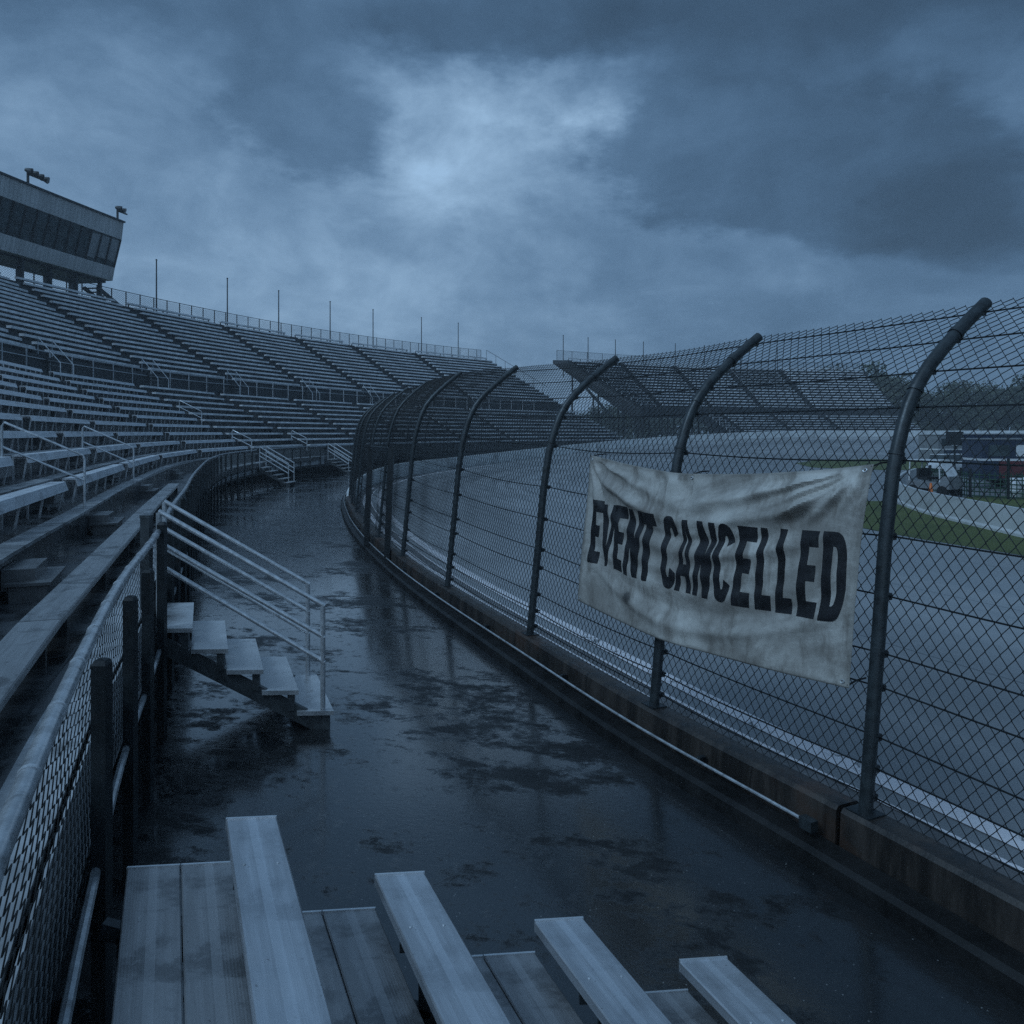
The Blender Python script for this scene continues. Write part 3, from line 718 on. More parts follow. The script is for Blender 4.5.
# skirt wall along the front of both stands
for (a, b, root) in ((A0 - 9, sE1, st1), (sB2 + 16, sE2, st2)):
    o = ribbon(a, b, [lambda s: (FO(s) + .28, .55), lambda s: (FO(s) + .28, 1.04), lambda s: (FO(s) + .33, 1.04), lambda s: (FO(s) + .33, .55)], 1.0, 'front_skirt', M['riser'], None, True)
    o.parent = root; o.matrix_parent_inverse = Matrix.Translation(-root.location)
    o = ribbon(a, b, [lambda s: (FO(s) + 2.9, 0), lambda s: (FO(s) + 2.9, 1.04), lambda s: (FO(s) + 3.0, 1.04), lambda s: (FO(s) + 3.0, 0)], 2.0, 'under_deck_shade', M['black'], None, True)  # black sheet put in for the shade under the deck
    o.parent = root; o.matrix_parent_inverse = Matrix.Translation(-root.location)
for k in range(LR):
    z_ = ZT0 + LZ * k
    o = ribbon(A0 - 9, S_Y(40) if k > 3 else S_Y(60), [lambda s: (lo_off(k, s) - .03, z_ - .03), lambda s: (lo_off(k, s) - .03, z_ + .015), lambda s: (lo_off(k, s) + .27, z_ + .015), lambda s: (lo_off(k, s) + .27, z_ + .002)], 1.0, 'tread_plank', M['tplank'], None, True)
    o.parent = st1; o.matrix_parent_inverse = Matrix.Translation(-st1.location)
# aisle step blocks, one part per aisle
def aisle_steps(s, root, lower=True):
    mat = M['woodstep'] if lower and s < S_Y(40) else M['deckfar']
    for k in range(LR if lower else UR):
        m = MB(); z = ZT0 + LZ * k if lower else up_z(k, 1 if s < sE1 else 2)
        if lower: m.box(PT(s, lo_off(k, s) - .16, z - .11 - LZ * .25), (.95 if k else .8, .32, LZ * .5), rz=-head(s) + math.pi / 2)
        else: m.box(PT(s, up_off(k, s) - .14, z - UZ * .5), (1.0, .28, UZ * .5), rz=-head(s) + math.pi / 2)
        local(m, 'aisle_step', mat, root)
for s in aisL[1:-1]: aisle_steps(s, st1, True)
for s in aisU[1:-1]: aisle_steps(s, st1, False)
aisL2 = list(np.arange(sB2 + .0, sE2, 9.6)); aisL2[-1] = sE2
for s in aisL2[1:-1]: aisle_steps(s, st2, False)
# low wooden step boxes in front of the nearest aisles
for i, s in enumerate(aisL[1:5]):
    m = MB(); a = PT(s, FO(s) + 1.33, 1.3)
    m.box((0, 0, .09), (1.05, .36, .18)); m.box((0, 0, .195), (1.13, .44, .03))
    o = m.build('step_box', M['woodstep'], None, a, -head(s) + math.pi / 2)
    tag(o, ['low grey step box on the deck at the left picture edge', 'second low step box from the left, before the handrail', 'small step box on the deck, third from the camera', 'small step box on the deck, fourth from the camera'][i], 'step', 'step boxes before the aisles')

# benches
ORD = ['first', 'second', 'third', 'fourth', 'fifth', 'sixth', 'seventh', 'eighth', 'ninth', 'tenth', 'eleventh', 'twelfth', 'thirteenth', 'fourteenth', 'fifteenth', 'sixteenth']
def bench_parts(L, near, upper):
    L = round(L, 1); key = (L, near, upper)
    if key in BC: return BC[key]
    out = []
    if near:
        m = MB(); prof_ = [(-.165, .325), (-.125, .45), (.10, .45), (.10, .478), (.09, .485), (-.135, .485), (-.145, .48), (-.195, .33)]
        m.prism(prof_, -L / 2, L / 2, (Vector((0, 1, 0)), Vector((0, 0, 1)), Vector((1, 0, 0)), (0, 0, 0)))
        out.append(('seat_plank', m.mesh('seat_plank', M['bench'])))
        nl = max(2, int(L / 1.25) + 1)
        for k in range(nl):
            x = -L / 2 + .12 + (L - .24) * k / (nl - 1); m = MB()
            m.bar((x, -.06, 0), (x, -.13, .43), .03, .035); m.bar((x, .10, 0), (x, .10, .43), .03, .035); m.bar((x, -.13, .425), (x, .12, .425), .03, .03)
            out.append(('leg', m.mesh('leg', M['pipe'])))
    else:
        m = MB(); m.box((0, 0, .385 if upper else .395), (L, .30, .16 if upper else .13)); out.append(('seat_plank', m.mesh('seat_plank', M['benchfar'])))
        nl = max(2, int(L / 2.2) + 1)
        for k in range(nl):
            m = MB(); x = -L / 2 + .1 + (L - .2) * k / (nl - 1); m.box((x, 0, .15), (.06, .12, .30)); out.append(('leg', m.mesh('leg', M['deckfar'])))
    BC[key] = out; return out
BC = {}; cand = []
def add_block(s0, s1, tier, rows, off, zf, blk, blkname, stand_i):
    for k in range(rows):
        ga_, gb_ = (1.0, .12) if tier == 'lower' else (AW, AW)
        oo_ = off(k, s0) - FO(s0)
        if stand_i == 1 and abs(s1 - sE1) < .01: gb_ -= SK1(oo_)
        if stand_i == 2 and tier == 'upper' and blk == 0: ga_ = .3 + SK2(oo_)
        if stand_i == 2 and tier == 'upper': blk_ = 1
        else: blk_ = blk
        a = PT(s0 + (ga_ if blk_ else .2), off(k, s0 + AW) + (.55 if tier == 'lower' else .46), zf(k)); b = PT(s1 - gb_, off(k, s1 - AW) + (.55 if tier == 'lower' else .46), zf(k))
        c = (a + b) / 2; L = (b - a).length; q = px(c); qa, qb = px(a), px(b)
        vis = max(a.y, b.y) > 1 and max(qa[0], qb[0]) > -5 and min(qa[0], qb[0]) < 1100
        if a.y < 1 and b.y > 1: vis = qb[0] > -5
        if not vis: continue
        d = max(c.y, 3); area = min(abs(qb[0] - qa[0]) if a.y > 1 else 100, 400) * F * .09 / d
        cand.append((area, a, b, c, L, tier, k, blk, blkname, stand_i))
for i in range(len(aisL) - 1):
    add_block(aisL[i], aisL[i + 1], 'lower', LR, lo_off, lambda k: ZT0 + LZ * k, i, ORD[i], 1)
for i in range(1, len(aisU) - 1):
    add_block(aisU[i], aisU[i + 1], 'upper', UR, up_off, up_z, i, ORD[i - 1], 1)
add_block(aisU[0], aisU[1], 'upper', UR, up_off, up_z, 1, 'camera side', 1)
for i in range(len(aisL2) - 1):
    if i > 1 or i == 1: add_block(max(aisL2[i], sB2 + 16.2), aisL2[i + 1], 'lower', LR, lo_off, lambda k: ZT0 + LZ * k, i, ORD[i], 2)
    add_block(aisL2[i], aisL2[i + 1], 'upper', UR, up_off, lambda k: up_z(k, 2), i, ORD[i], 2)
cand.sort(key=lambda c: -c[0])
rest = MB()
for n, (area, a, b, c, L, tier, k, blk, bn, si) in enumerate(cand):
    d = b - a; rz = math.atan2(d.y, d.x); pitch = 0
    if n < 296:
        near = c.y < 55 and tier == 'lower'
        if bn == 'camera side': lab = 'long silver bench, %s row of the upper tier, left of the first aisle' % ORD[k]
        else: lab = 'silver plank bench in the %s row of the %s tier, %s block from the camera' % (ORD[k], tier, bn)
        if si == 2: lab = 'pale bench in the %s row of the %s tier, %s block of far stand' % (ORD[k], tier, bn)
        r_ = empty('bleacher_bench', c, rz, lab, 'bench', 'plank benches in rows on the grandstands')
        for nm, me in bench_parts(L, near, tier == 'upper'): link(nm, me, r_)
    else:
        ax = (d.normalized(), Vector((-d.normalized().y, d.normalized().x, 0)), Vector((0, 0, 1)))
        rest.box(c + Vector((0, 0, .41)), (L, .26, .06), ax=ax)
        for t in np.linspace(.03, .97, 4): rest.box(a + d * t + Vector((0, 0, .19)), (.05, .1, .375), ax=ax)
tag(rest.build('distant_benches', M['benchfar']), 'rows of far plank benches blurred together on the distant grandstand tiers', 'benches', kind='stuff')

# low front row bench on the deck edge (long bright plank) with its joint
fb_s = [A0 - 9, A0 - 2.6, A0 + 3.2, A1 + 2.5, A2 + 2]
for i in range(4):
    a, b = PT(fb_s[i] + .01, FO(fb_s[i]) + .80, 1.3), PT(fb_s[i + 1] - .01, FO(fb_s[i + 1]) + .80, 1.3)
    d = b - a; r_ = empty('front_plank_bench', (a + b) / 2, math.atan2(d.y, d.x), ['long wet plank bench along the deck edge, nearest the camera', 'second wet plank bench along the deck edge', 'third wet plank bench along the deck edge', 'fourth wet plank bench, where the deck starts to curve'][i], 'bench', 'low benches on the deck edge')
    L = d.length; m = MB(); m.prism([(-.16, .20), (.16, .20), (.16, .245), (.15, .255), (-.15, .255), (-.16, .245)], -L / 2, L / 2, (Vector((0, 1, 0)), Vector((0, 0, 1)), Vector((1, 0, 0)), (0, 0, 0)))
    m.build('seat_plank', M['fplank'], r_)
    for t in (-.42, 0, .42):
        m = MB(); m.box((L * t, 0, .10), (.06, .26, .20)); m.build('leg', M['steel'], r_)
# seams between the deck boards: long grooves as thin proud battens
o = ribbon(A0 - 9, S_Y(60), [lambda s: (FO(s) + .13, 1.302), lambda s: (FO(s) + .13, 1.32), lambda s: (FO(s) + .43, 1.32), lambda s: (FO(s) + .43, 1.302)], .5, 'edge_plank', M['kick'], None, True)
o.parent = st1; o.matrix_parent_inverse = Matrix.Translation(-st1.location)
for off_ in (.52, 1.12):
    o = ribbon(A0 - 9, A2 + 6, [lambda s: (FO(s) + off_, 1.3005), lambda s: (FO(s) + off_, 1.306), lambda s: (FO(s) + off_ + .02, 1.306), lambda s: (FO(s) + off_ + .02, 1.3005)], .5, 'deck_batten', M['steel'], None, True)
    o.parent = st1; o.matrix_parent_inverse = Matrix.Translation(-st1.location)

# ------------------------------------------------------------------ handrails in the aisles
def handrail(s, k0, k1, side, label, r=.02, upper=False):
    off, zf = (up_off, up_z) if upper else (lo_off, lambda k: ZT0 + LZ * k)
    a = PT(s + side, off(k0, s) + .10, zf(k0)); b = PT(s + side, off(k1, s) + .25, zf(k1))
    root = empty('aisle_handrail', a, 0, label, 'handrail', 'handrails in the seating aisles')
    m = MB(); A, B = a + Vector((0, 0, .94)), b + Vector((0, 0, .94))
    m.tube([a, A - Vector((0, 0, .06)), A + (B - A) * .02, A + (B - A) * .5, A + (B - A) * .97, B - Vector((0, 0, .08)), b], r, 8); local(m, 'top_rail', M['pipe'], root)
    m = MB(); m.tube([a + Vector((0, 0, .5)), b + Vector((0, 0, .5))], r * .85, 8); local(m, 'mid_rail', M['pipe'], root)
    return root
handrail_mid = []
words = ['nearest', 'second', 'third', 'fourth', 'fifth', 'sixth', 'seventh', 'eighth', 'ninth', 'tenth']
for i, s in enumerate(aisL[2:4] + aisL[6:8]):
    if i < 3: handrail_mid.append((s, i))
    handrail(s, 0, 1.35, -.1, '%s looped pipe handrail at the foot of a lower aisle' % words[i], .022 if i < 2 else .03)
for s, i in handrail_mid: handrail(s, 4, 5.6, 0, '%s looped pipe handrail halfway up a lower aisle' % words[i], .02 if i < 2 else .026)
for i, s in enumerate(aisU[1:-1]):
    for sd, w in ((-.55, 'left'), (.55, 'right')):
        a = PT(s + sd, up0(s) - 1.1, ZX); b = PT(s + sd, up0(s) + .15, ZU0)
        root = empty('stair_rail', a, 0, '%s slanting rail of the %s stair up from the cross aisle' % (w, words[i]), 'handrail', 'stair rails at the cross aisle')
        m = MB(); m.tube([a, a + Vector((0, 0, .9)), b + Vector((0, 0, 1.0)), b], .028, 6); local(m, 'rail', M['pipe'], root)
for i, s in enumerate(aisU[1:-1]):
    m = MB()
    for k in range(4): m.box(PT(s, up0(s) - .95 + .26 * k, ZX + .17 + .30 * k), (1.0, .28, .06), rz=-head(s) + math.pi / 2)
    local(m, 'cross_aisle_steps', M['woodstep'], st1)
# railing along the edge of the upper tier
ur = empty('tier_railing', PT(aisU[3], up0(aisU[3]), ZU0), label='dark pipe railing along the front edge of the upper tier', cat='railing')
for zz in (.55, 1.0):
    m = MB(); m.tube([PT(s, up0(s) - .12, ZX + zz + .55) for s in np.arange(aisU[0], sE1, 1.5)], .03, 5); local(m, 'rail', M['pipe'], ur)
for s in np.arange(aisU[0], sE1, 2.0):
    m = MB(); a = PT(s, up0(s) - .12, ZX); m.bar(a, a + Vector((0, 0, 1.6)), .06); local(m, 'post', M['pipe'], ur)

# ------------------------------------------------------------------ front fence of the stand
STW = 1.35
ff = empty('front_fence', PT(A0, FO(A0), 1.3), label='waist-high chain-link fence with white top pipe along the grandstand deck', cat='fence')
S_ST = nearest_s((-3.75, 8.6, 0)); 
def stair_gap(): return None
gaps = []
def near_F(pt): return float(min(np.arange(S1 - 6, sE1, .1), key=lambda s: (PT(s, FO(s)) - Vector(pt)).length))
g1 = near_F((-3.62, 8.25, 0)); gA = (g1, near_F((-4.05, 9.75, 0)))
g2 = near_F((-15.2, 47, 0)); g3 = near_F((-15.3, 62, 0)); gaps = [gA, (g2 - .1, g2 + 1.3), (g3 - .1, g3 + 1.3)]
runs = []; cur = S1 - 6.2
for a, b in gaps: runs.append((cur, a)); cur = b
runs.append((cur, sE1))
for ri_, (a, b) in enumerate(runs):
    m = MB(); stp = .5 if b < S_Y(60) else 1.5
    ss_ = list(np.arange(a, b, stp)) + [b]
    m.tube([PT(s, FO(s), 2.10) for s in ss_], .031, 12 if ri_ < 2 else 6); local(m, 'top_rail', M['railpipe'], ff)
    if ri_ < 2:
        m = MB(); m.tube([PT(s, FO(s) - .01, .90) for s in ss_], .024, 8); local(m, 'bottom_rail', M['railpipe'], ff)
    def fr(zs):
        def fn(s):
            h = head(s); x = np.interp(s, SS, WX); y = np.interp(s, SS, WY); off = FO(s) + .03 + .008 * np.sin(zs * 5 + s * 3.1)
            return np.stack([x - np.cos(h) * off, y + np.sin(h) * off, zs + .006 * np.sin(s * 9)], axis=1)
        return fn
    if ri_ == 0: chain(a, b, fr(np.arange(.92, 2.07, .027)), .25, .0029, 'mesh', M['wire'], ff)
    elif ri_ == 1:
        c = S_Y(30); chain(a, c, fr(np.arange(.92, 2.10, .05)), .10, .003, 'mesh', M['galv'], ff)
        chain(c, b, fr(np.arange(.92, 2.10, .12)), .24, .008, 'mesh', M['galv'], ff)
    else: chain(a, b, fr(np.arange(.92, 2.10, .14)), .28, .012, 'mesh', M['galv'], ff)
# posts: nearest by hand, then evenly
ps = [near_F((-.92, 1.2, 0)), near_F((-2.08, 4.0, 0)), near_F((-2.66, 5.62, 0)), near_F((-3.05, 6.75, 0)), g1 - .12]
q = gA[1] + .1
while q < sE1 - 1:
    if not any(x0 - .1 < q < x1 + .1 for x0, x1 in gaps): ps.append(q)
    q += 1.7
for i, s in enumerate(ps[:95]):
    m = MB(); c = PT(s, FO(s) - .035, 0)
    hh = 1.96 if i < 4 else (2.2 if i == 4 else 2.05)
    m.bar(c, c + Vector((0, 0, hh - .03)), .074); q4 = [Vector((math.cos(a_) * r_, math.sin(a_) * r_, z_)) for r_, z_ in ((.0523, hh - .03), (.038, hh - .006), (.02, hh)) for a_ in (R(45), R(135), R(225), R(315))]; m.add([c + v_ for v_ in q4], [(0, 1, 5, 4), (1, 2, 6, 5), (2, 3, 7, 6), (3, 0, 4, 7), (4, 5, 9, 8), (5, 6, 10, 9), (6, 7, 11, 10), (7, 4, 8, 11), (8, 9, 10, 11)]); local(m, 'post', M['steel'], ff)
# rail sleeves
for i, s in enumerate(np.arange(S1 - 5.7, g1, .62)):
    m = MB(); a = PT(s - .012, FO(s), 2.10); b = PT(s + .012, FO(s), 2.10); m.tube([a, b], .0345, 12); local(m, 'rail_sleeve', M['pipe'], ff)
# kick board and under-deck bracing near the camera
for i, (a, b) in enumerate(runs[:3]):
    o = ribbon(a, b, [lambda s: (FO(s) + .09, .72), lambda s: (FO(s) + .09, 1.31), lambda s: (FO(s) + .105, 1.31), lambda s: (FO(s) + .105, .72)], .5, 'kick_board', M['kick'], None, True)
    o.parent = ff; o.matrix_parent_inverse = Matrix.Translation(-ff.location)

# ------------------------------------------------------------------ access stairs
def access_stairs(name, base, run, wid, top, nst, W_, label, r=.025, pipes=True):
    """base: near outer corner of the lowest tread at ground; run: unit vector pointing down the stair; wid: unit vector across"""
    root = empty(name, base, 0, label, 'stairs', 'stairs from the deck to the walkway')
    rl = .362; z0 = .20; dz = (top - z0) / (nst - 1)
    B = Vector(base); run = V3(run).normalized(); wid = V3(wid).normalized(); up = Vector((0, 0, 1))
    def Pp(i, w, z): return B - run * rl * i + wid * w + up * z
    for i in range(nst):
        zt = z0 + dz * i; dd = run * (rl + .015)
        a = [Pp(i, 0, 0), Pp(i, W_, 0), Pp(i, W_, 0) - dd, Pp(i, 0, 0) - dd]
        vs = [p + up * (zt - .045) for p in a] + [p + up * zt for p in a]
        c = sum(a, Vector()) / 4 + up * zt; mb = MB()
        mb.add(vs, [(0, 1, 2, 3), (4, 7, 6, 5), (0, 4, 5, 1), (1, 5, 6, 2), (2, 6, 7, 3), (3, 7, 4, 0)])
        local(mb, 'tread', M['tread'], root)
        mb = MB()
        for w in (.05, W_ - .05): mb.box(Pp(i, w, zt - .135) - run * .07, (.07, .05, .175), rz=math.atan2(run.y, run.x))
        local(mb, 'tread_bracket', M['stair'], root)
    for w in (.06, W_ - .06):
        mb = MB(); a = Pp(.25, w, -.02); b = Pp(nst + .02, w, z0 + dz * nst - .37); mb.bar(a + up * .04, b, .05, .16); local(mb, 'stringer', M['stair'], root)
    if pipes:
        for w, nm in ((.03, 'near'), (W_ - .03, 'far')):
            mb = MB(); lo = Pp(.30, w, 0); hi = Pp(nst - .05, w, 0)
            mb.tube([lo + up * .2, lo + up * 1.31], .026, 10); local(mb, 'rail_post', M['pipe'], root)
            mb = MB(); mb.tube([hi + up * (top - .1), hi + up * 2.27], .026, 10); local(mb, 'rail_post', M['pipe'], root)
            for h0, h1 in ((1.29, 2.29), (.96, 1.97), (.70, 1.74)):
                mb = MB(); mb.tube([lo + up * h0 + run * .02, hi + up * h1], r, 10); local(mb, 'handrail', M['pipe'], root)
    return root
def m_tread():
    m, nt, b = new_mat('wet_tread_plank'); p = worldpos(nt)
    n1 = noise(nt, p, 3, 7, .7, .5)
    c = mixc(nt, ramp(nt, n1, .35, .65), (.42, .43, .44), (.62, .63, .64)); c = mixc(nt, mth(nt, 'MULTIPLY', ramp(nt, noise(nt, p, 7, 5), .58, .72), .5), c, (.10, .09, .08))
    nt.links.new(c, b.inputs['Base Color']); b.inputs['Metallic'].default_value = .35; nt.links.new(ramp(nt, n1, .35, .65, .2, .45), b.inputs['Roughness']); return m
M['tread'] = m_tread()
access_stairs('access_stairs', (-1.86, 8.35, 0), (.995, .05, 0), (-.36, .933, 0), 1.08, 5, 1.35, 'nearest metal stairs with triple pipe handrails, five wet treads, lower left')
h2 = head(g2); n2 = Vector((math.cos(h2), -math.sin(h2), 0)); t2 = Vector((math.sin(h2), math.cos(h2), 0))
access_stairs('access_stairs', PT(g2, FO(g2) - 1.95), n2, t2, 1.08, 5, 1.35, 'middle metal stairs with pale pipe handrails further along the walkway', .032)
h3 = head(g3); n3 = Vector((math.cos(h3), -math.sin(h3), 0)); t3 = Vector((math.sin(h3), math.cos(h3), 0))
access_stairs('access_stairs', PT(g3, FO(g3) - 1.95), n3, t3, 1.08, 5, 1.35, 'farthest metal stairs at the end of the walkway', .036)
for (nx, ny), lab in (((-3.70, 8.10), 'dark square newel post at the top near side of the nearest stairs'),):
    m = MB(); m.bar((nx, ny, 0), (nx, ny, 2.24), .09); m.box((nx, ny, 2.255), (.10, .10, .03)); tag(m.build('newel_post', M['stair']), lab, 'post')

# ------------------------------------------------------------------ foreground bleacher
U = Vector((-.392, .92, 0)).normalized(); Ecut = Vector((.985, .10, 0)).normalized()
bl = empty('small_bleacher', (1.0, 1.0, 0), label='small open aluminium bleacher in the foreground with four bench planks', cat='bleacher')
def skew_plank(name, L0, w, z, mat, thick, length=5.6, parent=bl, holes=False):
    """parallelogram plank: L0 left far corner, w width along Ecut. Local x runs along plank, y across"""
    L0 = Vector((L0[0], L0[1], 0)); wv = Ecut * w; ang = math.atan2(U.y, U.x)
    ctr = L0 + wv * .5 - U * 1.5
    rot = Matrix.Rotation(-ang, 3, 'Z'); hw = abs((rot @ wv).y) / 2
    e = (rot @ wv)
    def corner(side, far):           # side -1 left, +1 right
        p = L0 + (wv if side > 0 else Vector()) - (Vector() if far else U * length); return rot @ (p - ctr)
    def at(y, far):
        a, b = corner(-1, far), corner(1, far); t = (y - a.y) / (b.y - a.y); return a.x + (b.x - a.x) * t
    b_ = .006
    yl, yr = corner(-1, True).y, corner(1, True).y; sg = 1 if yr > yl else -1
    prof_ = [(yl, -thick), (yl, -b_), (yl + sg * b_, 0), (yr - sg * b_, 0), (yr, -b_), (yr, -thick), (yr - sg * .02, -thick), (yr - sg * .02, -thick + .012), (yl + sg * .02, -thick + .012), (yl + sg * .02, -thick)]
    n = len(prof_); vs = [(at(y, f), y, zz) for f in (True, False) for y, zz in prof_]
    m = MB(); m.add(vs, [(k, (k + 1) % n, n + (k + 1) % n, n + k) for k in range(n)])
    # ends, as strips so no concave face is needed
    for base in (0, n):
        m.add([vs[base + k] for k in (0, 1, 2, 3, 4, 5, 6, 7, 8, 9)], [(0, 1, 2, 8, 9), (2, 3, 7, 8), (3, 4, 5, 6, 7)])
    o = m.build(name, mat, parent); o.location = (ctr.x - bl.location.x, ctr.y - bl.location.y, z); o.rotation_euler = (0, 0, ang)
    cpm = MB(); a, b = (at(yl, True), yl), (at(yr, True), yr)
    cpm.bar((a[0] + .006, a[1], -thick / 2 + .002), (b[0] + .006, b[1], -thick / 2 + .002), .012, thick + .008)
    oc = cpm.build('end_cap', M['cap'], o)
    return o
kx = 3.92 / 800
def BX(p, Y=3.92): return (p - 512) / 800 * Y
for p0, zz in ((226, 1.205), (375, .93), (535, .705), (680, .51)):
    skew_plank('seat_plank', (BX(p0), 3.92), .243, zz, M['alu'], .05)
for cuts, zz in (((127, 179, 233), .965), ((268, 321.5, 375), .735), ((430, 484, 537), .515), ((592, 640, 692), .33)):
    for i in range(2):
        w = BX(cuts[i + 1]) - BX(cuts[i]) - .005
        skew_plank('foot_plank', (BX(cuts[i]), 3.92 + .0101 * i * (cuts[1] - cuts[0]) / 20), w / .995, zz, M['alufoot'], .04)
for t in (.45, 2.1, 4.0):
    m = MB()
    def Q(p0, z): return Vector((BX(p0), 3.92, 0)) - U * t + Vector((0, 0, z))
    m.bar(Q(110, .93), Q(740, .10), .05, .07)
    for p0, z in ((250, 1.15), (398, .875), (558, .65), (703, .455)):
        zb = .88 - (p0 - 150) / 590 * .83 + .02
        m.bar(Q(p0, max(.06, zb)), Q(p0, z - .002), .05, .05, up=(1, 0, 0)); m.bar(Q(p0 - 22, z - .022), Q(p0 + 22, z - .022), .04, .04)
    for cuts, z in (((127, 233), .925), ((268, 375), .695), ((430, 537), .475), ((592, 692), .29)):
        m.bar(Q(cuts[0], z - .02), Q(cuts[1], z - .02), .04, .04)
    for p0, z in ((130, .90), (330, .60), (520, .36), (700, .12)): m.bar(Q(p0, 0), Q(p0, z), .05, .05, up=(1, 0, 0))
    m.bar(Q(110, .05), Q(740, .05), .05, .05)
    local(m, 'frame', M['steel'], bl)
    for p0, z in ((226, 1.205), (375, .93), (535, .705), (680, .51)):
        for q_ in (.05, .195):
            m = MB(); c_ = Vector((BX(p0), 3.92, 0)) + Ecut * q_ - U * t + Vector((0, 0, z)); m.lathe([(.007, .0), (.007, .003), (.004, .005)], c_, 8); local(m, 'bolt', M['pipe'], bl)

# ------------------------------------------------------------------ top fence, flag poles, press box
for (a, b, lab) in ((aisU[0], sE1, 'light mesh safety fence along the top of the long grandstand'), (sB2, sE2, 'light mesh safety fence along the top of the far grandstand')):
    zt = up_z(UR - 1, 1 if b == sE1 else 2) + .1; root = empty('top_fence', PT((a + b) / 2, up_off(UR, (a + b) / 2) + 1.5, zt), label=lab, cat='fence')
    oo = lambda s: up_off(UR, s) + 1.5
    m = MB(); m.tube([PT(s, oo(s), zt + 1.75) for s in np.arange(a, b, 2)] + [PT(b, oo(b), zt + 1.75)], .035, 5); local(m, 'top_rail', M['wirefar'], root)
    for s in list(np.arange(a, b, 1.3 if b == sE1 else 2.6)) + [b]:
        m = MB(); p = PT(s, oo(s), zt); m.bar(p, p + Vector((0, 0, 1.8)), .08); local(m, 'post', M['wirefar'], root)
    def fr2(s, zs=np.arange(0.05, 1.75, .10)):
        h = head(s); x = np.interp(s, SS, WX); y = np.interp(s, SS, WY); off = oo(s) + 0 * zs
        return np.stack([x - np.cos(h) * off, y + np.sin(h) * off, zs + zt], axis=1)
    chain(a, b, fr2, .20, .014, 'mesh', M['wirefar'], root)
    if b == sE1:     # returns down the end of the stand
        m = MB(); m.tube([PT(b + SK1(up_off(k, b) - FO(b)), up_off(k, b) + .3, up_z(k) + 1.3) for k in range(UR, 2, -1)], .035, 5); local(m, 'top_rail', M['wirefar'], root)
        for k in range(UR, 3, -2):
            m = MB(); p = PT(b + SK1(up_off(k, b) - FO(b)), up_off(k, b) + .3, up_z(k) - .6); m.bar(p, p + Vector((0, 0, 1.9)), .06); local(m, 'post', M['wirefar'], root)
zt = up_z(UR - 1) + .1
polepx = [157, 227, 279, 331, 374, 421, 459]
for i, p in enumerate(polepx):
    s = s_for(lambda s: PT(s, up_off(UR, s) + 1.7, 16), p, aisU[0], S_at(18, 107.8) + 3)
    m = MB(); b = PT(s, up_off(UR, s) + 1.75, 0); m.tube([b + Vector((0, 0, zt - 3)), b + Vector((0, 0, zt + 5.6))], [.09, .06], 6)
    m.lathe([(.02, 0), (.1, .05), (.1, .12), (.02, .18)], b + Vector((0, 0, zt + 5.6)), 8)
    tag(m.build('flagpole', M['wirefar']), 'bare thin flagpole behind the long stand, %s from the press box' % (['first', 'second', 'third', 'fourth', 'fifth', 'sixth', 'seventh'][i]), 'pole', 'flagpoles along the stand tops')
zt = up_z(UR - 1, 2) + .1
for i, p in enumerate([563, 588, 615, 643, 675, 705, 740, 778]):
    s = s_for(lambda s: PT(s, up_off(UR, s) + 1.7, 16), p, sB2 - 1, sE2)
    m = MB(); b = PT(s, up_off(UR, s) + 1.75, 0); m.tube([b + Vector((0, 0, zt - 3)), b + Vector((0, 0, zt + 4.4))], [.10, .07], 6)
    m.lathe([(.02, 0), (.11, .05), (.11, .12), (.02, .18)], b + Vector((0, 0, zt + 4.4)), 8)
    tag(m.build('flagpole', M['wirefar']), 'bare thin flagpole behind the far stand, %s from its left end' % ORD[i], 'pole', 'flagpoles along the stand tops')

# press box: faces the track, front leans out, curved in plan
pb0, pb1 = Vector((-43.3, 38, 0)), Vector((-38.6, 77.3, 0))
pb = empty('press_box', (-40, 60, 17.6), label='long white press box with slanted dark windows on columns above the stand', cat='press box')
d = (pb1 - pb0).normalized(); nrm = Vector((d.y, -d.x, 0))      # towards the track
def pbp(t, o, z):                                                # t metres from the far end, o outward, z
    bow = -.9 * math.sin(math.pi * min(1, t / 42)) 
    return pb1 - d * t + nrm * (o + bow) + Vector((0, 0, z))
def slab(o0, z0, o1, z1, depth, name, mat, t0=0, t1=40, parent=pb, step=2.0):
    ts = list(np.arange(t0, t1, step)) + [t1]; m = MB(); vs = []; fs = []
    for t in ts: vs += [pbp(t, o0, z0), pbp(t, o1, z1), pbp(t, o1 - depth, z1), pbp(t, o0 - depth, z0)]
    for i in range(len(ts) - 1):
        for j in range(4): fs.append((i * 4 + j, i * 4 + (j + 1) % 4, (i + 1) * 4 + (j + 1) % 4, (i + 1) * 4 + j))
    fs += [(0, 3, 2, 1), tuple((len(ts) - 1) * 4 + j for j in range(4))]
    m.add(vs, fs); return local(m, name, mat, parent)
lf = slab(0, 17.8, .25, 19.05, 4.6, 'lower_fascia', M['siding'])
uf_ = slab(.95, 21.75, 1.15, 23.35, 5.4, 'upper_fascia', M['siding'])
slab(1.35, 23.35, 1.35, 23.5, 5.7, 'roof', M['wirefar'])
slab(1.40, 17.35, .10, 17.597, 4.8, 'floor_beam', M['steel']) if False else slab(-.7, 17.6, -.7, 17.797, 3.4, 'floor_beam', M['steel'])
slab(.12, 19.05, .82, 21.75, .06, 'window_strip', M['glass'], .05, 39.9)
slab(-4.3, 19.05, -4.3, 21.75, .1, 'back_wall', M['siding'], 0, 40)
m = MB(); m.add([pbp(.02, .05, 19.05), pbp(.02, .75, 21.75), pbp(.02, -4.3, 21.75), pbp(.02, -4.3, 19.05)], [(0, 1, 2, 3)]); local(m, 'end_window', M['glass'], pb)
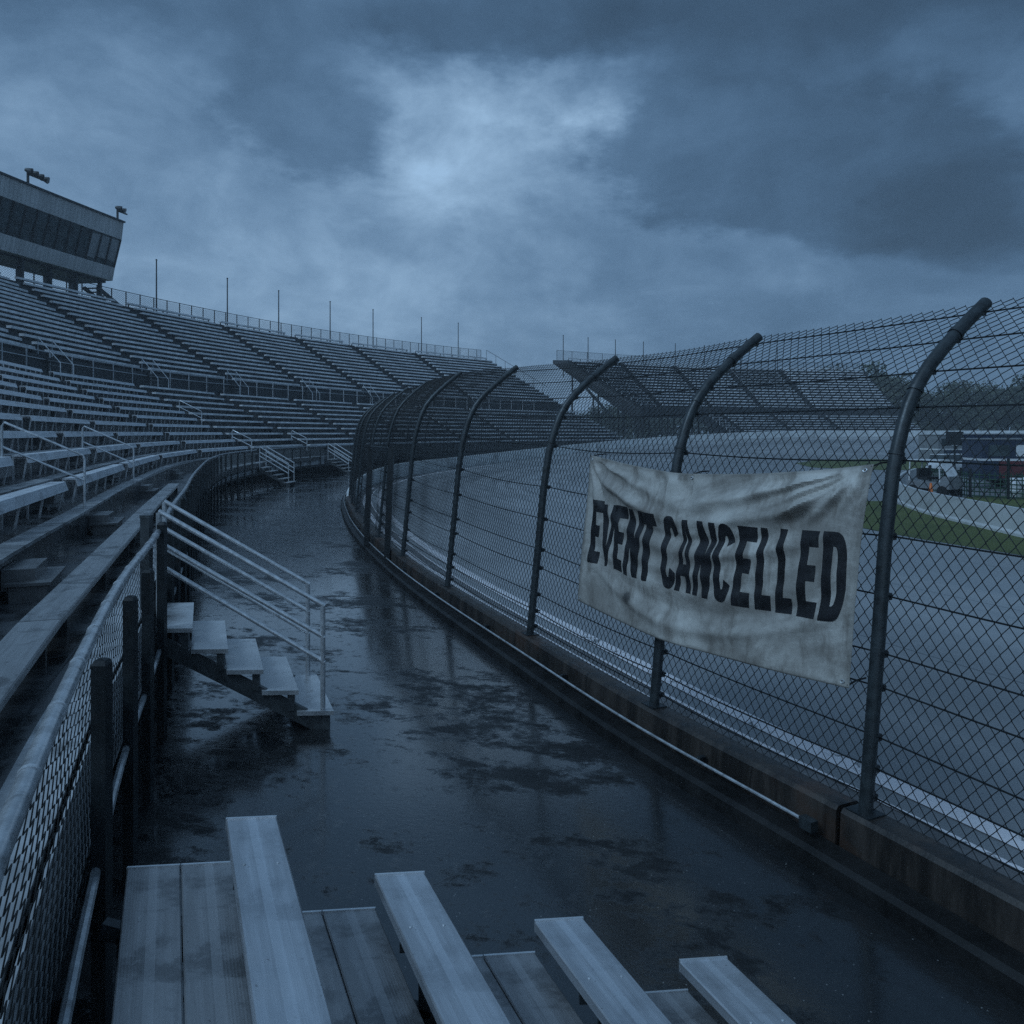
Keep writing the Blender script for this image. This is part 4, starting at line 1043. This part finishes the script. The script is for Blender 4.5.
for i, t in enumerate(np.arange(0.03, 40, 1.3)):
    m = MB(); m.bar(pbp(t, .17, 19.05), pbp(t, .87, 21.75), .11, .14, up=nrm); local(m, 'mullion', M['black'], pb)
# paler grey sheets laid over some of the window panes
for t in (.68, 1.98, 3.28, 22.8, 24.1):
    m = MB(); m.add([pbp(t - .58, .155, 19.2), pbp(t + .58, .155, 19.2), pbp(t + .58, .80, 21.5 if t > 2 else 21.6), pbp(t - .58, .80, 21.6)], [(0, 1, 2, 3)]); local(m, 'pale_pane', M['palepane'] if 'palepane' in M else M.setdefault('palepane', simple('grey_pane', (.22, .24, .25), .25, 0, .2, 1, coat=.8)), pb)
for t in np.arange(.7, 40, 3.2):
    m = MB(); a = pbp(t, -.8, 0); m.bar(a + Vector((0, 0, 12.0)), a + Vector((0, 0, 17.65)), .30); a2 = pbp(t, -3.8, 0); m.bar(a2 + Vector((0, 0, 11.5)), a2 + Vector((0, 0, 17.65)), .30); local(m, 'column', M['steel'], pb)
m = MB(); m.bar(pbp(1.0, -.8, 17), pbp(-3.4, -.8, 15.2), .25, .3); m.bar(pbp(1.0, -2.2, 17), pbp(-3.4, -2.2, 15.2), .25, .3)
for k in range(7): m.box(pbp(.9 - .6 * k, -1.5, 16.95 - .27 * k), (1.4, .35, .08), rz=math.atan2(nrm.y, nrm.x))
local(m, 'end_stairs', M['steel'], pb)
def t_px(p): return float(min(np.arange(-1, 38, .1), key=lambda t: abs(px(pbp(t, -.2, 23.5))[0] - p)))
for (t, n_, lab) in ((t_px(28), 4, 'cluster of four floodlights on the press box roof, left'), (t_px(119), 2, 'pair of floodlights at the right end of the press box roof')):
    root = empty('floodlight', pbp(t, -.2, 23.5), label=lab, cat='floodlight')
    m = MB(); a = pbp(t, -.2, 23.5); m.tube([a, a + Vector((0, 0, 1.5))], .11, 8); m.bar(a + Vector((0, 0, 1.35)), pbp(t - n_ * .5, .1, 24.75), .12); m.bar(a + Vector((0, 0, 1.35)), pbp(t + .3, .1, 24.95), .12); local(m, 'mast', M['steel'], root)
    for k in range(n_):
        c = pbp(t + .35 - k * .62, .15, 25.0 - .05 * k); m = MB(); ax_ = (nrm + Vector((0, 0, -.35)) + d * .4).normalized()
        m.tube([c - ax_ * .28, c - ax_ * .1, c + ax_ * .22, c + ax_ * .26], [.12, .2, .30, .30], 12); local(m, 'lamp_head', M['steel'], root)
m = MB(); a = pbp(9, -2, 23.5); m.tube([a, a + Vector((0, 0, .9))], .05, 6); m.lathe([(.03, 0), (.14, .1), (.12, .25), (.02, .3)], a + Vector((0, 0, .85)), 8); tag(m.build('roof_aerial', M['steel']), 'small aerial on the middle of the press box roof', 'aerial')

# ------------------------------------------------------------------ infield: barrier, vehicles, clutter
def px2(pxx, pyy, z=0.0):
    Y = (EYE - z) * F / (pyy - HOR); return Vector(((pxx - 512) / F * Y, Y, z))
bpath = [Vector(p) for p in ((14.6, 2, 0), (14.9, 12, 0), (15.2, 23.2, 0), (15.45, 26, 0), (15.75, 29.3, 0), (16.3, 32.3, 0), (17.3, 35.6, 0), (19.2, 40, 0), (22.5, 46, 0), (27, 53, 0))]
br = empty('pit_barrier', bpath[3], label='pale curved concrete pit barrier beyond the green verge', cat='barrier')
m = MB(); vs = []; fs = []
pb_ = []
for i in range(len(bpath) - 1):
    for t in (0, .25, .5, .75): pb_.append(bpath[i].lerp(bpath[i + 1], t))
pb_ = [pb_[0]] + [(pb_[i - 1] + pb_[i] * 2 + pb_[i + 1]) / 4 for i in range(1, len(pb_) - 1)] + [pb_[-1]]
for i, p in enumerate(pb_):
    t = (pb_[min(i + 1, len(pb_) - 1)] - pb_[max(i - 1, 0)]).normalized(); n_ = Vector((t.y, -t.x, 0))
    for o_, z in ((-.16, 0), (-.155, .08), (-.11, .16), (-.08, .84), (.08, .84), (.11, .16), (.155, .08), (.16, 0)): vs.append(p + n_ * o_ + Vector((0, 0, z)))
for i in range(len(pb_) - 1):
    for j in range(7): fs.append((i * 8 + j, i * 8 + j + 1, (i + 1) * 8 + j + 1, (i + 1) * 8 + j))
fs += [tuple(range(8)), tuple((len(pb_) - 1) * 8 + j for j in range(7, -1, -1))]
m.add(vs, fs); local(m, 'barrier_wall', simple('pale_barrier', (.50, .51, .51), .4, 0, .12, .7, coord='W', stain=((.25, .25, .24), .5)), br)

def car(loc, rz, paint, label, L=4.5, Wd=1.8, Hh=1.42, van=False):
    root = empty('parked_car', loc, rz, label, 'car', 'vehicles parked in the infield')
    sec = [(-L / 2, .35, .62), (-L / 2 + .12, .28, .82), (-L * .30, .25, .92), (L * .22, .25, .95), (L / 2 - .25, .27, .80), (L / 2, .35, .60)]
    m = MB(); vs = []; fs = []
    for x, zb, zt_ in sec:
        for y, z in ((-Wd / 2 + .06, zb), (-Wd / 2, (zb + zt_) / 2), (-Wd / 2 + .10, zt_), (Wd / 2 - .10, zt_), (Wd / 2, (zb + zt_) / 2), (Wd / 2 - .06, zb)): vs.append((x, y, z))
    for i in range(len(sec) - 1):
        for j in range(6): fs.append((i * 6 + j, i * 6 + (j + 1) % 6, (i + 1) * 6 + (j + 1) % 6, (i + 1) * 6 + j))
    fs += [tuple(range(5, -1, -1)), tuple(5 * 6 + j for j in range(6))]
    m.add(vs, fs, True); m.build('body', paint, root)
    m = MB(); w0, w1 = Wd / 2 - .12, Wd / 2 - .28; xs = (-L * .40, -L * .26, L * .08, L * .24) if not van else (-L * .46, -L * .44, L * .2, L * .32)
    vs = [(xs[0], -w0, .93), (xs[0], w0, .93), (xs[3], w0, .93), (xs[3], -w0, .93), (xs[1], -w1, Hh - .03), (xs[1], w1, Hh - .03), (xs[2], w1, Hh - .03), (xs[2], -w1, Hh - .03)]
    m.add(vs, [(0, 1, 5, 4), (1, 2, 6, 5), (2, 3, 7, 6), (3, 0, 4, 7), (3, 2, 1, 0), (4, 5, 6, 7)]); m.build('windows', M['glass'], root)
    m = MB(); m.box(((xs[1] + xs[2]) / 2, 0, Hh), (xs[2] - xs[1] + .1, 2 * w1 + .05, .06)); m.build('roof', paint, root)
    for sx in (-L * .31, L * .31):
        for sy in (-1, 1):
            m = MB(); m.tube([(sx, sy * (Wd / 2 - .2), .32), (sx, sy * (Wd / 2 + .01), .32)], .32, 12); w = m.build('wheel', M['black'], root)
            m = MB(); m.tube([(sx, sy * (Wd / 2), .32), (sx, sy * (Wd / 2 + .025), .32)], .18, 10); m.build('rim', M['pipe'], w)
    for sy in (-1, 1):
        m = MB(); m.box((L / 2 - .06, sy * (Wd / 2 - .32), .66), (.12, .32, .13)); m.build('headlight', M['white'], root)
    return root
def hauler(loc, rz, label, main, band, L=9.0, H=2.75):
    root = empty('race_trailer', loc, rz, label, 'trailer', 'trailers in the paddock')
    m = MB(); m.box((0, 0, .55 + (H - .55) / 2), (L, 2.4, H - .55)); m.build('body', main, root)
    m = MB(); m.box((0, 0, H + .03), (L + .1, 2.5, .07)); m.build('roof', M['grey'], root)
    for i, x in enumerate(np.linspace(-L / 2 + .9, L / 2 - .9, 6)):
        m = MB(); m.box((x, 0, H - .62), (1.1, 2.44, .62)); m.build('window', M['white'] if i in (1, 4) else M['glass'], root)
    m = MB(); m.box((0, 0, 1.62), (L + .02, 2.43, .12)); m.build('stripe', M['white'], root)
    m = MB(); m.box((-L * .12, 0, 1.08), (L * .56, 2.43, .95)); m.build('side_panel', band, root)
    m = MB(); m.box((L * .36, 0, 1.1), (.9, 2.45, 1.0)); m.build('door', M['grey'], root)
    for x in (-L * .28, -L * .16, L * .34):
        for sy in (-1, 1):
            m = MB(); m.tube([(x, sy * 1.0, .42), (x, sy * 1.23, .42)], .42, 14); m.build('wheel', M['black'], root)
    return root
hauler((30.6, 45.0, 0), R(-6), 'maroon and navy race trailer behind the pit barrier, right edge', M['navy'], M['red'])
hauler((34.5, 52.5, 0), R(10), 'dark navy race trailer behind the maroon one', M['navy'], M['grey'], 9, 3.0)
def cart(loc, rz):
    root = empty('utility_cart', loc, rz, 'small white utility cart parked behind the curved pit barrier', 'cart')
    m = MB(); m.box((0, 0, .55), (2.2, 1.1, .35)); m.box((.85, 0, .85), (.45, 1.0, .3)); m.build('body', M['grey'], root)
    m = MB(); m.box((-.2, 0, 1.75), (1.7, 1.15, .07)); m.build('roof', M['white'], root)
    for sx in (-1.0, .6):
        for sy in (-.5, .5):
            m = MB(); m.bar((sx, sy, .7), (sx * .95, sy, 1.73), .05); m.build('roof_post', M['white'], root)
    m = MB(); m.box((-.3, 0, .86), (.5, 1.0, .14)); m.box((-.55, 0, 1.1), (.12, 1.0, .5)); m.build('seat', M['black'], root)
    for sx in (-.75, .75):
        for sy in (-.5, .5):
            m = MB(); m.tube([(sx, sy - .1, .27), (sx, sy + .1, .27)], .27, 12); m.build('wheel', M['black'], root)
    m = MB(); m.add([(.98, -.48, .98), (.98, .48, .98), (.60, .48, 1.7), (.60, -.48, 1.7)], [(0, 1, 2, 3)]); m.build('windscreen', M['white'], root)
cart((20.9, 39.6, 0), R(-60))
car((35, 63, 0), R(20), M['white'], 'white car parked nearest the paddock trailers', van=True)
car((45.5, 84, 0), R(5), M['navy'], 'dark blue car in the far infield line, leftmost')
car((50.8, 85.5, 0), R(8), M['grey'], 'grey car in the middle of the far infield line')
car((56.5, 86, 0), R(3), M['red'], 'red car at the right of the far infield line')
hauler((41, 74, 0), R(15), 'black-windowed grey trailer standing alone beyond the cart', M['grey'], M['navy'], 6, 2.9)
# green net fence behind the barrier
gn = empty('net_fence', (22, 36, 0), label='low green mesh fence with dark posts behind the pit barrier', cat='fence')
path = [Vector((22.2, 42.5, 0)), Vector((22.0, 38.5, 0)), Vector((24.5, 36.0, 0)), Vector((31, 35.0, 0))]
for a, b in zip(path[:-1], path[1:]):
    L = (b - a).length; dd = (b - a) / L; n_ = int(L / .22); mm = MB()
    for i in range(n_ + 1): mm.tube([a + dd * (L * i / n_) + Vector((0, 0, .05)), a + dd * (L * i / n_) + Vector((0, 0, 1.25))], .028, 4, False)
    for z in np.arange(.1, 1.3, .2): mm.tube([a + Vector((0, 0, z)), b + Vector((0, 0, z))], .028, 4, False)
    local(mm, 'net_panel', M['green'], gn)
    for k in range(int(L / 1.6) + 1):
        m = MB(); p = a + dd * min(L, k * 1.6 + .05); m.bar(p, p + Vector((0, 0, 1.9 if k % 2 else 1.4)), .09); local(m, 'post', M['steel'], gn)
for i, (x, y, lab) in enumerate(((24.3, 38.6, 'white drum behind the green net, leftmost of the drums'), (25.2, 39.0, 'white drum behind the green net, middle of the drums'), (26.2, 38.4, 'white drum behind the green net, rightmost of the drums'))):
    m = MB(); m.lathe([(.28, 0), (.30, .03), (.30, .3), (.31, .32), (.30, .34), (.30, .6), (.31, .62), (.30, .64), (.30, .9), (.28, .93)], (0, 0, 0), 16); tag(m.build('water_drum', M['white'], None, (x, y, 0)), lab, 'drum', 'white drums in the paddock')
m = MB(); m.lathe([(.20, 0), (.20, .03), (.13, .05), (.05, .70), (.03, .72)], (0, 0, 0), 14); tag(m.build('traffic_cone', M['orange'], None, (20.0, 38.2, 0)), 'orange traffic cone beside the white utility cart', 'cone')
m = MB(); m.bar((0, 0, 0), (0, 0, 3.2), .1); m.box((0, 0, 2.7), (1.3, .08, 1.0)); tag(m.build('notice_board', M['steel'], None, (33.2, 60, 0)), 'blank dark notice board on a post in the infield', 'sign')

# ------------------------------------------------------------------ trees
def tree_meshes(H, Wd, seed, n=2600, trunk=.28):
    r_ = np.random.default_rng(seed); vs = []; fs = []
    nc = 22; cs = []
    for k in range(nc):
        a = r_.uniform(0, 2 * math.pi); h = r_.uniform(.30, .92); rad = Wd * .5 * (1 - abs(h - .5) ** 1.5 * 1.3) * r_.uniform(.25, .9)
        cs.append((rad * math.cos(a), rad * math.sin(a), H * h, r_.uniform(.12, .22) * Wd))
    cs.append((0, 0, H * .86, .16 * Wd))
    for i in range(n):
        c = cs[r_.integers(len(cs))]; v = r_.normal(size=3); v /= np.linalg.norm(v); rr = c[3] * r_.uniform(.35, 1.12) ** .6
        p = np.array(c[:3]) + v * rr * np.array([1, 1, .8]); 
        u = r_.normal(size=3); u /= np.linalg.norm(u); w = np.cross(u, r_.normal(size=3)); w /= np.linalg.norm(w); sz = r_.uniform(.16, .42)
        b = len(vs); vs += [tuple(p - u * sz), tuple(p + w * sz * .6), tuple(p + u * sz), tuple(p - w * sz * .6)]; fs.append((b, b + 1, b + 2, b + 3))
    m = MB(); m.add(vs, fs); crown = m.mesh('crown', M['leaf'])
    m = MB(); m.tube([(0, 0, -.2), (.1, .05, H * .3), (-.1, .1, H * .6), (0, 0, H * .85)], [trunk, trunk * .75, trunk * .45, .05], 8)
    for c in cs[:12]: m.tube([(0, 0, max(H * .2, c[2] * .55)), (c[0] * .5, c[1] * .5, c[2] * .85), c[:3]], [trunk * .4, trunk * .25, .03], 5)
    return crown, m.mesh('trunk', M['bark'])
TV = [tree_meshes(15, 12, 1), tree_meshes(18, 12, 2), tree_meshes(12, 12, 3, 2200), tree_meshes(16, 15, 4, 3200)]
# (px, top row, distance)
tl = []
for p, y_, dist in ((812, 372, 196), (832, 362, 200), (853, 369, 198), (868, 360, 205), (886, 370, 196), (905, 379, 190), (925, 386, 196), (948, 380, 188), (968, 376, 192), (988, 384, 186), (1008, 378, 190), (1030, 372, 186), (1055, 380, 190), (1085, 374, 186),
                     (600, 404, 235), (622, 400, 240), (640, 407, 232), (584, 410, 236), (790, 376, 210), (1120, 380, 190), (570, 413, 250), (655, 410, 245)):
    tl.append((p, y_, dist))
tl.sort()
for i, (p, y_, dist) in enumerate(tl):
    v = i % 4; H0 = (15, 18, 12, 16)[v]; H = (HOR - y_) / F * dist + EYE - .9; sc_ = H / H0
    wide = max(.8, min(2.2, 1.15 / max(.3, sc_)))
    root = empty('tree', ((p - 512) / F * dist, dist, -.05), i * 1.9, None, 'tree', 'trees beyond the far turn')
    root['label'] = 'dark hazy tree beyond the far turn, %s of the tree line from the left' % (ORD + ['seventeenth', 'eighteenth', 'nineteenth', 'twentieth', 'twenty-first', 'twenty-second'])[i]
    root.scale = (sc_ * wide, sc_ * wide, sc_)
    link('crown', TV[v][0], root); link('trunk', TV[v][1], root)
# far wooded rise closing the horizon
def wood():
    r_ = np.random.default_rng(11); vs = []; fs = []
    for i in range(26000):
        az = r_.uniform(-.75, .75); dist = r_.uniform(300, 345)
        hh = 8.5 + 2.5 * math.sin(az * 9) + 2 * math.sin(az * 23 + 1) + 1.2 * math.sin(az * 61) + (5 if az > .35 else 0) * sstep(.3, .5, az)
        p = np.array([math.sin(az) * dist, math.cos(az) * dist, hh * r_.uniform(0, 1) ** .6]); u = r_.normal(size=3); u /= np.linalg.norm(u); w = np.cross(u, r_.normal(size=3)); w /= np.linalg.norm(w); sz = r_.uniform(.5, 1.4)
        b = len(vs); vs += [tuple(p - u * sz), tuple(p + w * sz * .7), tuple(p + u * sz), tuple(p - w * sz * .7)]; fs.append((b, b + 1, b + 2, b + 3))
    m = MB(); m.add(vs, fs); return m.build('distant_wood', M['leaf'])
tag(wood(), 'low band of distant woodland closing the horizon behind the track', 'woodland', kind='stuff')

# ------------------------------------------------------------------ haze, world, sun, camera
hz = MB(); hz.box((0, 0, 24), (1790, 1790, 51)); ho = hz.build('haze', None) if False else None
me = bpy.data.meshes.new('haze'); me.from_pydata(hz.v, [], hz.f); hm = bpy.data.materials.new('rain_haze'); hm.use_nodes = True; nt = hm.node_tree
nt.nodes.remove(nt.nodes['Principled BSDF']); pv = nt.nodes.new('ShaderNodeVolumePrincipled'); nt.links.new(pv.outputs[0], nt.nodes['Material Output'].inputs['Volume'])
pv.inputs['Color'].default_value = (.85, .9, .95, 1); pv.inputs['Density'].default_value = .0009; pv.inputs['Anisotropy'].default_value = .2
me.materials.append(hm); ho = link('haze', me); tag(ho, 'thin rain haze over the whole speedway', kind='stuff')

w = bpy.data.worlds.new('World'); sc.world = w; w.use_nodes = True; nt = w.node_tree; bg = nt.nodes['Background']
sky = nt.nodes.new('ShaderNodeTexSky'); sky.sky_type = 'NISHITA'; sky.sun_disc = False; sky.sun_elevation = R(12); sky.sun_rotation = R(180)
gen = nt.nodes.new('ShaderNodeTexCoord').outputs['Generated']
sx = nt.nodes.new('ShaderNodeSeparateXYZ'); nt.links.new(gen, sx.inputs[0]); X, Y, Z = sx.outputs
wv = nt.nodes.new('ShaderNodeTexNoise'); wv.inputs['Scale'].default_value = 3.2; wv.inputs['Detail'].default_value = 9; wv.inputs['Roughness'].default_value = .63
nt.links.new(mapping(nt, gen, (1, 1, 2.0)), wv.inputs['Vector'])
ws = nt.nodes.new('ShaderNodeSeparateColor'); nt.links.new(wv.outputs['Color'], ws.inputs[0])
az = mth(nt, 'ADD', mth(nt, 'ARCTAN2', X, Y), mth(nt, 'MULTIPLY', mth(nt, 'SUBTRACT', ws.outputs[0], .5), .42))
el0 = mth(nt, 'ARCSINE', Z)
el = mth(nt, 'ADD', el0, mth(nt, 'MULTIPLY', mth(nt, 'SUBTRACT', ws.outputs[1], .5), .20))
def gauss(a0, e0, sa, se, tilt=0.0):
    da = mth(nt, 'SUBTRACT', az, a0); de = mth(nt, 'SUBTRACT', el, e0)
    de = mth(nt, 'SUBTRACT', de, mth(nt, 'MULTIPLY', da, tilt))
    q = mth(nt, 'ADD', mth(nt, 'POWER', mth(nt, 'ABSOLUTE', mth(nt, 'DIVIDE', da, sa)), 2.0), mth(nt, 'POWER', mth(nt, 'ABSOLUTE', mth(nt, 'DIVIDE', de, se)), 2.0))
    return mth(nt, 'EXPONENT', mth(nt, 'MULTIPLY', q, -1.0))
def pe(p, y): a = math.atan((p - 512) / F); return a, math.atan((HOR - y) / F * math.cos(a))
v = ramp(nt, az, -.25, .55, 1.22, .66)                                      # darker to the right
v = mth(nt, 'MULTIPLY', v, ramp(nt, el, .37, .44, 1.0, .55))              # dark cloud deck overhead
a, e = pe(800, 165); v = mth(nt, 'MULTIPLY', v, mth(nt, 'SUBTRACT', 1.0, mth(nt, 'MULTIPLY', ramp(nt, gauss(a, e, .28, .10, -.18), .25, .50), .42)))
a, e = pe(1000, 215); v = mth(nt, 'MULTIPLY', v, mth(nt, 'SUBTRACT', 1.0, mth(nt, 'MULTIPLY', ramp(nt, gauss(a, e, .16, .07), .3, .6), .25)))
for (p_, y_, sa_, se_, am_) in ((310, 120, .12, .06, .42), (420, 235, .10, .06, .16), (520, 40, .16, .05, .3), (620, 20, .14, .06, .2)):
    a, e = pe(p_, y_); v = mth(nt, 'MULTIPLY', v, mth(nt, 'SUBTRACT', 1.0, mth(nt, 'MULTIPLY', ramp(nt, gauss(a, e, sa_, se_), .15, .75), am_)))
a, e = pe(50, 70); v = mth(nt, 'MULTIPLY', v, mth(nt, 'SUBTRACT', 1.0, mth(nt, 'MULTIPLY', gauss(a, e, .16, .08), .30)))
a, e = pe(488, 165); v = mth(nt, 'ADD', v, mth(nt, 'MULTIPLY', gauss(a, e, .080, .052), .46))

cl = noise(nt, mapping(nt, gen, (1, 1, 1.7)), 5.5, 9, .58, .5)
stk = noise(nt, mapping(nt, gen, (7, 7, .5), (0, R(4), 0)), 4.0, 3, .5)
v = mth(nt, 'MULTIPLY', v, ramp(nt, stk, .3, .7, .98, 1.02))
v = mth(nt, 'MULTIPLY', v, ramp(nt, cl, .3, .7, .84, 1.16))
fc = noise(nt, mapping(nt, gen, (1, 1, 1.4)), 15, 9, .65, .3)
v = mth(nt, 'MULTIPLY', v, ramp(nt, fc, .3, .7, .93, 1.07))
cl2 = noise(nt, mapping(nt, gen, (1, 1, 2.0), (0, 0, 1)), 1.6, 5, .6, .2)
v = mth(nt, 'MULTIPLY', v, ramp(nt, cl2, .35, .65, .92, 1.08))
v = mth(nt, 'ADD', mth(nt, 'MULTIPLY', v, .88), .07)
v = mth(nt, 'MAXIMUM', v, .18)
back = ramp(nt, mth(nt, 'ADD', mth(nt, 'MULTIPLY', Z, 1.2), mth(nt, 'MULTIPLY', Y, -.8)), .35, 1.1, 1.0, 2.1)
v = mth(nt, 'MULTIPLY', v, back)
col = mixc(nt, ramp(nt, v, .4, 1.6), (.110, .224, .395), (.205, .318, .455))
cs = nt.nodes.new('ShaderNodeVectorMath'); cs.operation = 'SCALE'; nt.links.new(col, cs.inputs[0]); nt.links.new(v, cs.inputs['Scale'])
sk = nt.nodes.new('ShaderNodeVectorMath'); sk.operation = 'SCALE'; nt.links.new(sky.outputs[0], sk.inputs[0]); sk.inputs['Scale'].default_value = .06
fin = mixc(nt, .97, sk.outputs[0], cs.outputs[0])
nt.links.new(fin, bg.inputs[0]); bg.inputs[1].default_value = 1.04
sl = bpy.data.lights.new('sun', 'SUN'); sl.energy = 1.1; sl.angle = R(25); sl.color = (.48, .73, 1.0)
so = bpy.data.objects.new('sun', sl); C.objects.link(so); so.rotation_euler = (R(50), 0, R(180)); so.location = (0, 0, 60)
so.rotation_euler = Vector((.62, .30, -.72)).to_track_quat('-Z', 'Y').to_euler()

cam = bpy.data.cameras.new('camera'); co = bpy.data.objects.new('camera', cam); C.objects.link(co)
co.location = (0, 0, EYE); co.rotation_euler = (R(90), 0, 0); cam.sensor_width = 36; cam.lens = 36 * F / 1024
cam.shift_y = (HOR - 512) / 1024; cam.clip_start = .05; cam.clip_end = 3000
cam.dof.use_dof = False
sc.camera = co
sc.view_settings.view_transform = 'Standard'; sc.view_settings.look = 'None'; sc.view_settings.exposure = 0; sc.view_settings.gamma = 1
sc.render.engine = 'CYCLES'; cy = sc.cycles
cy.max_bounces = 5; cy.diffuse_bounces = 2; cy.glossy_bounces = 3; cy.transmission_bounces = 2; cy.volume_bounces = 1; cy.transparent_max_bounces = 8
cy.use_denoising = False; cy.caustics_reflective = False; cy.caustics_refractive = False; cy.sample_clamp_indirect = 4
try: cy.denoiser = 'OPENIMAGEDENOISE'; cy.denoising_prefilter = 'ACCURATE'
except Exception: pass
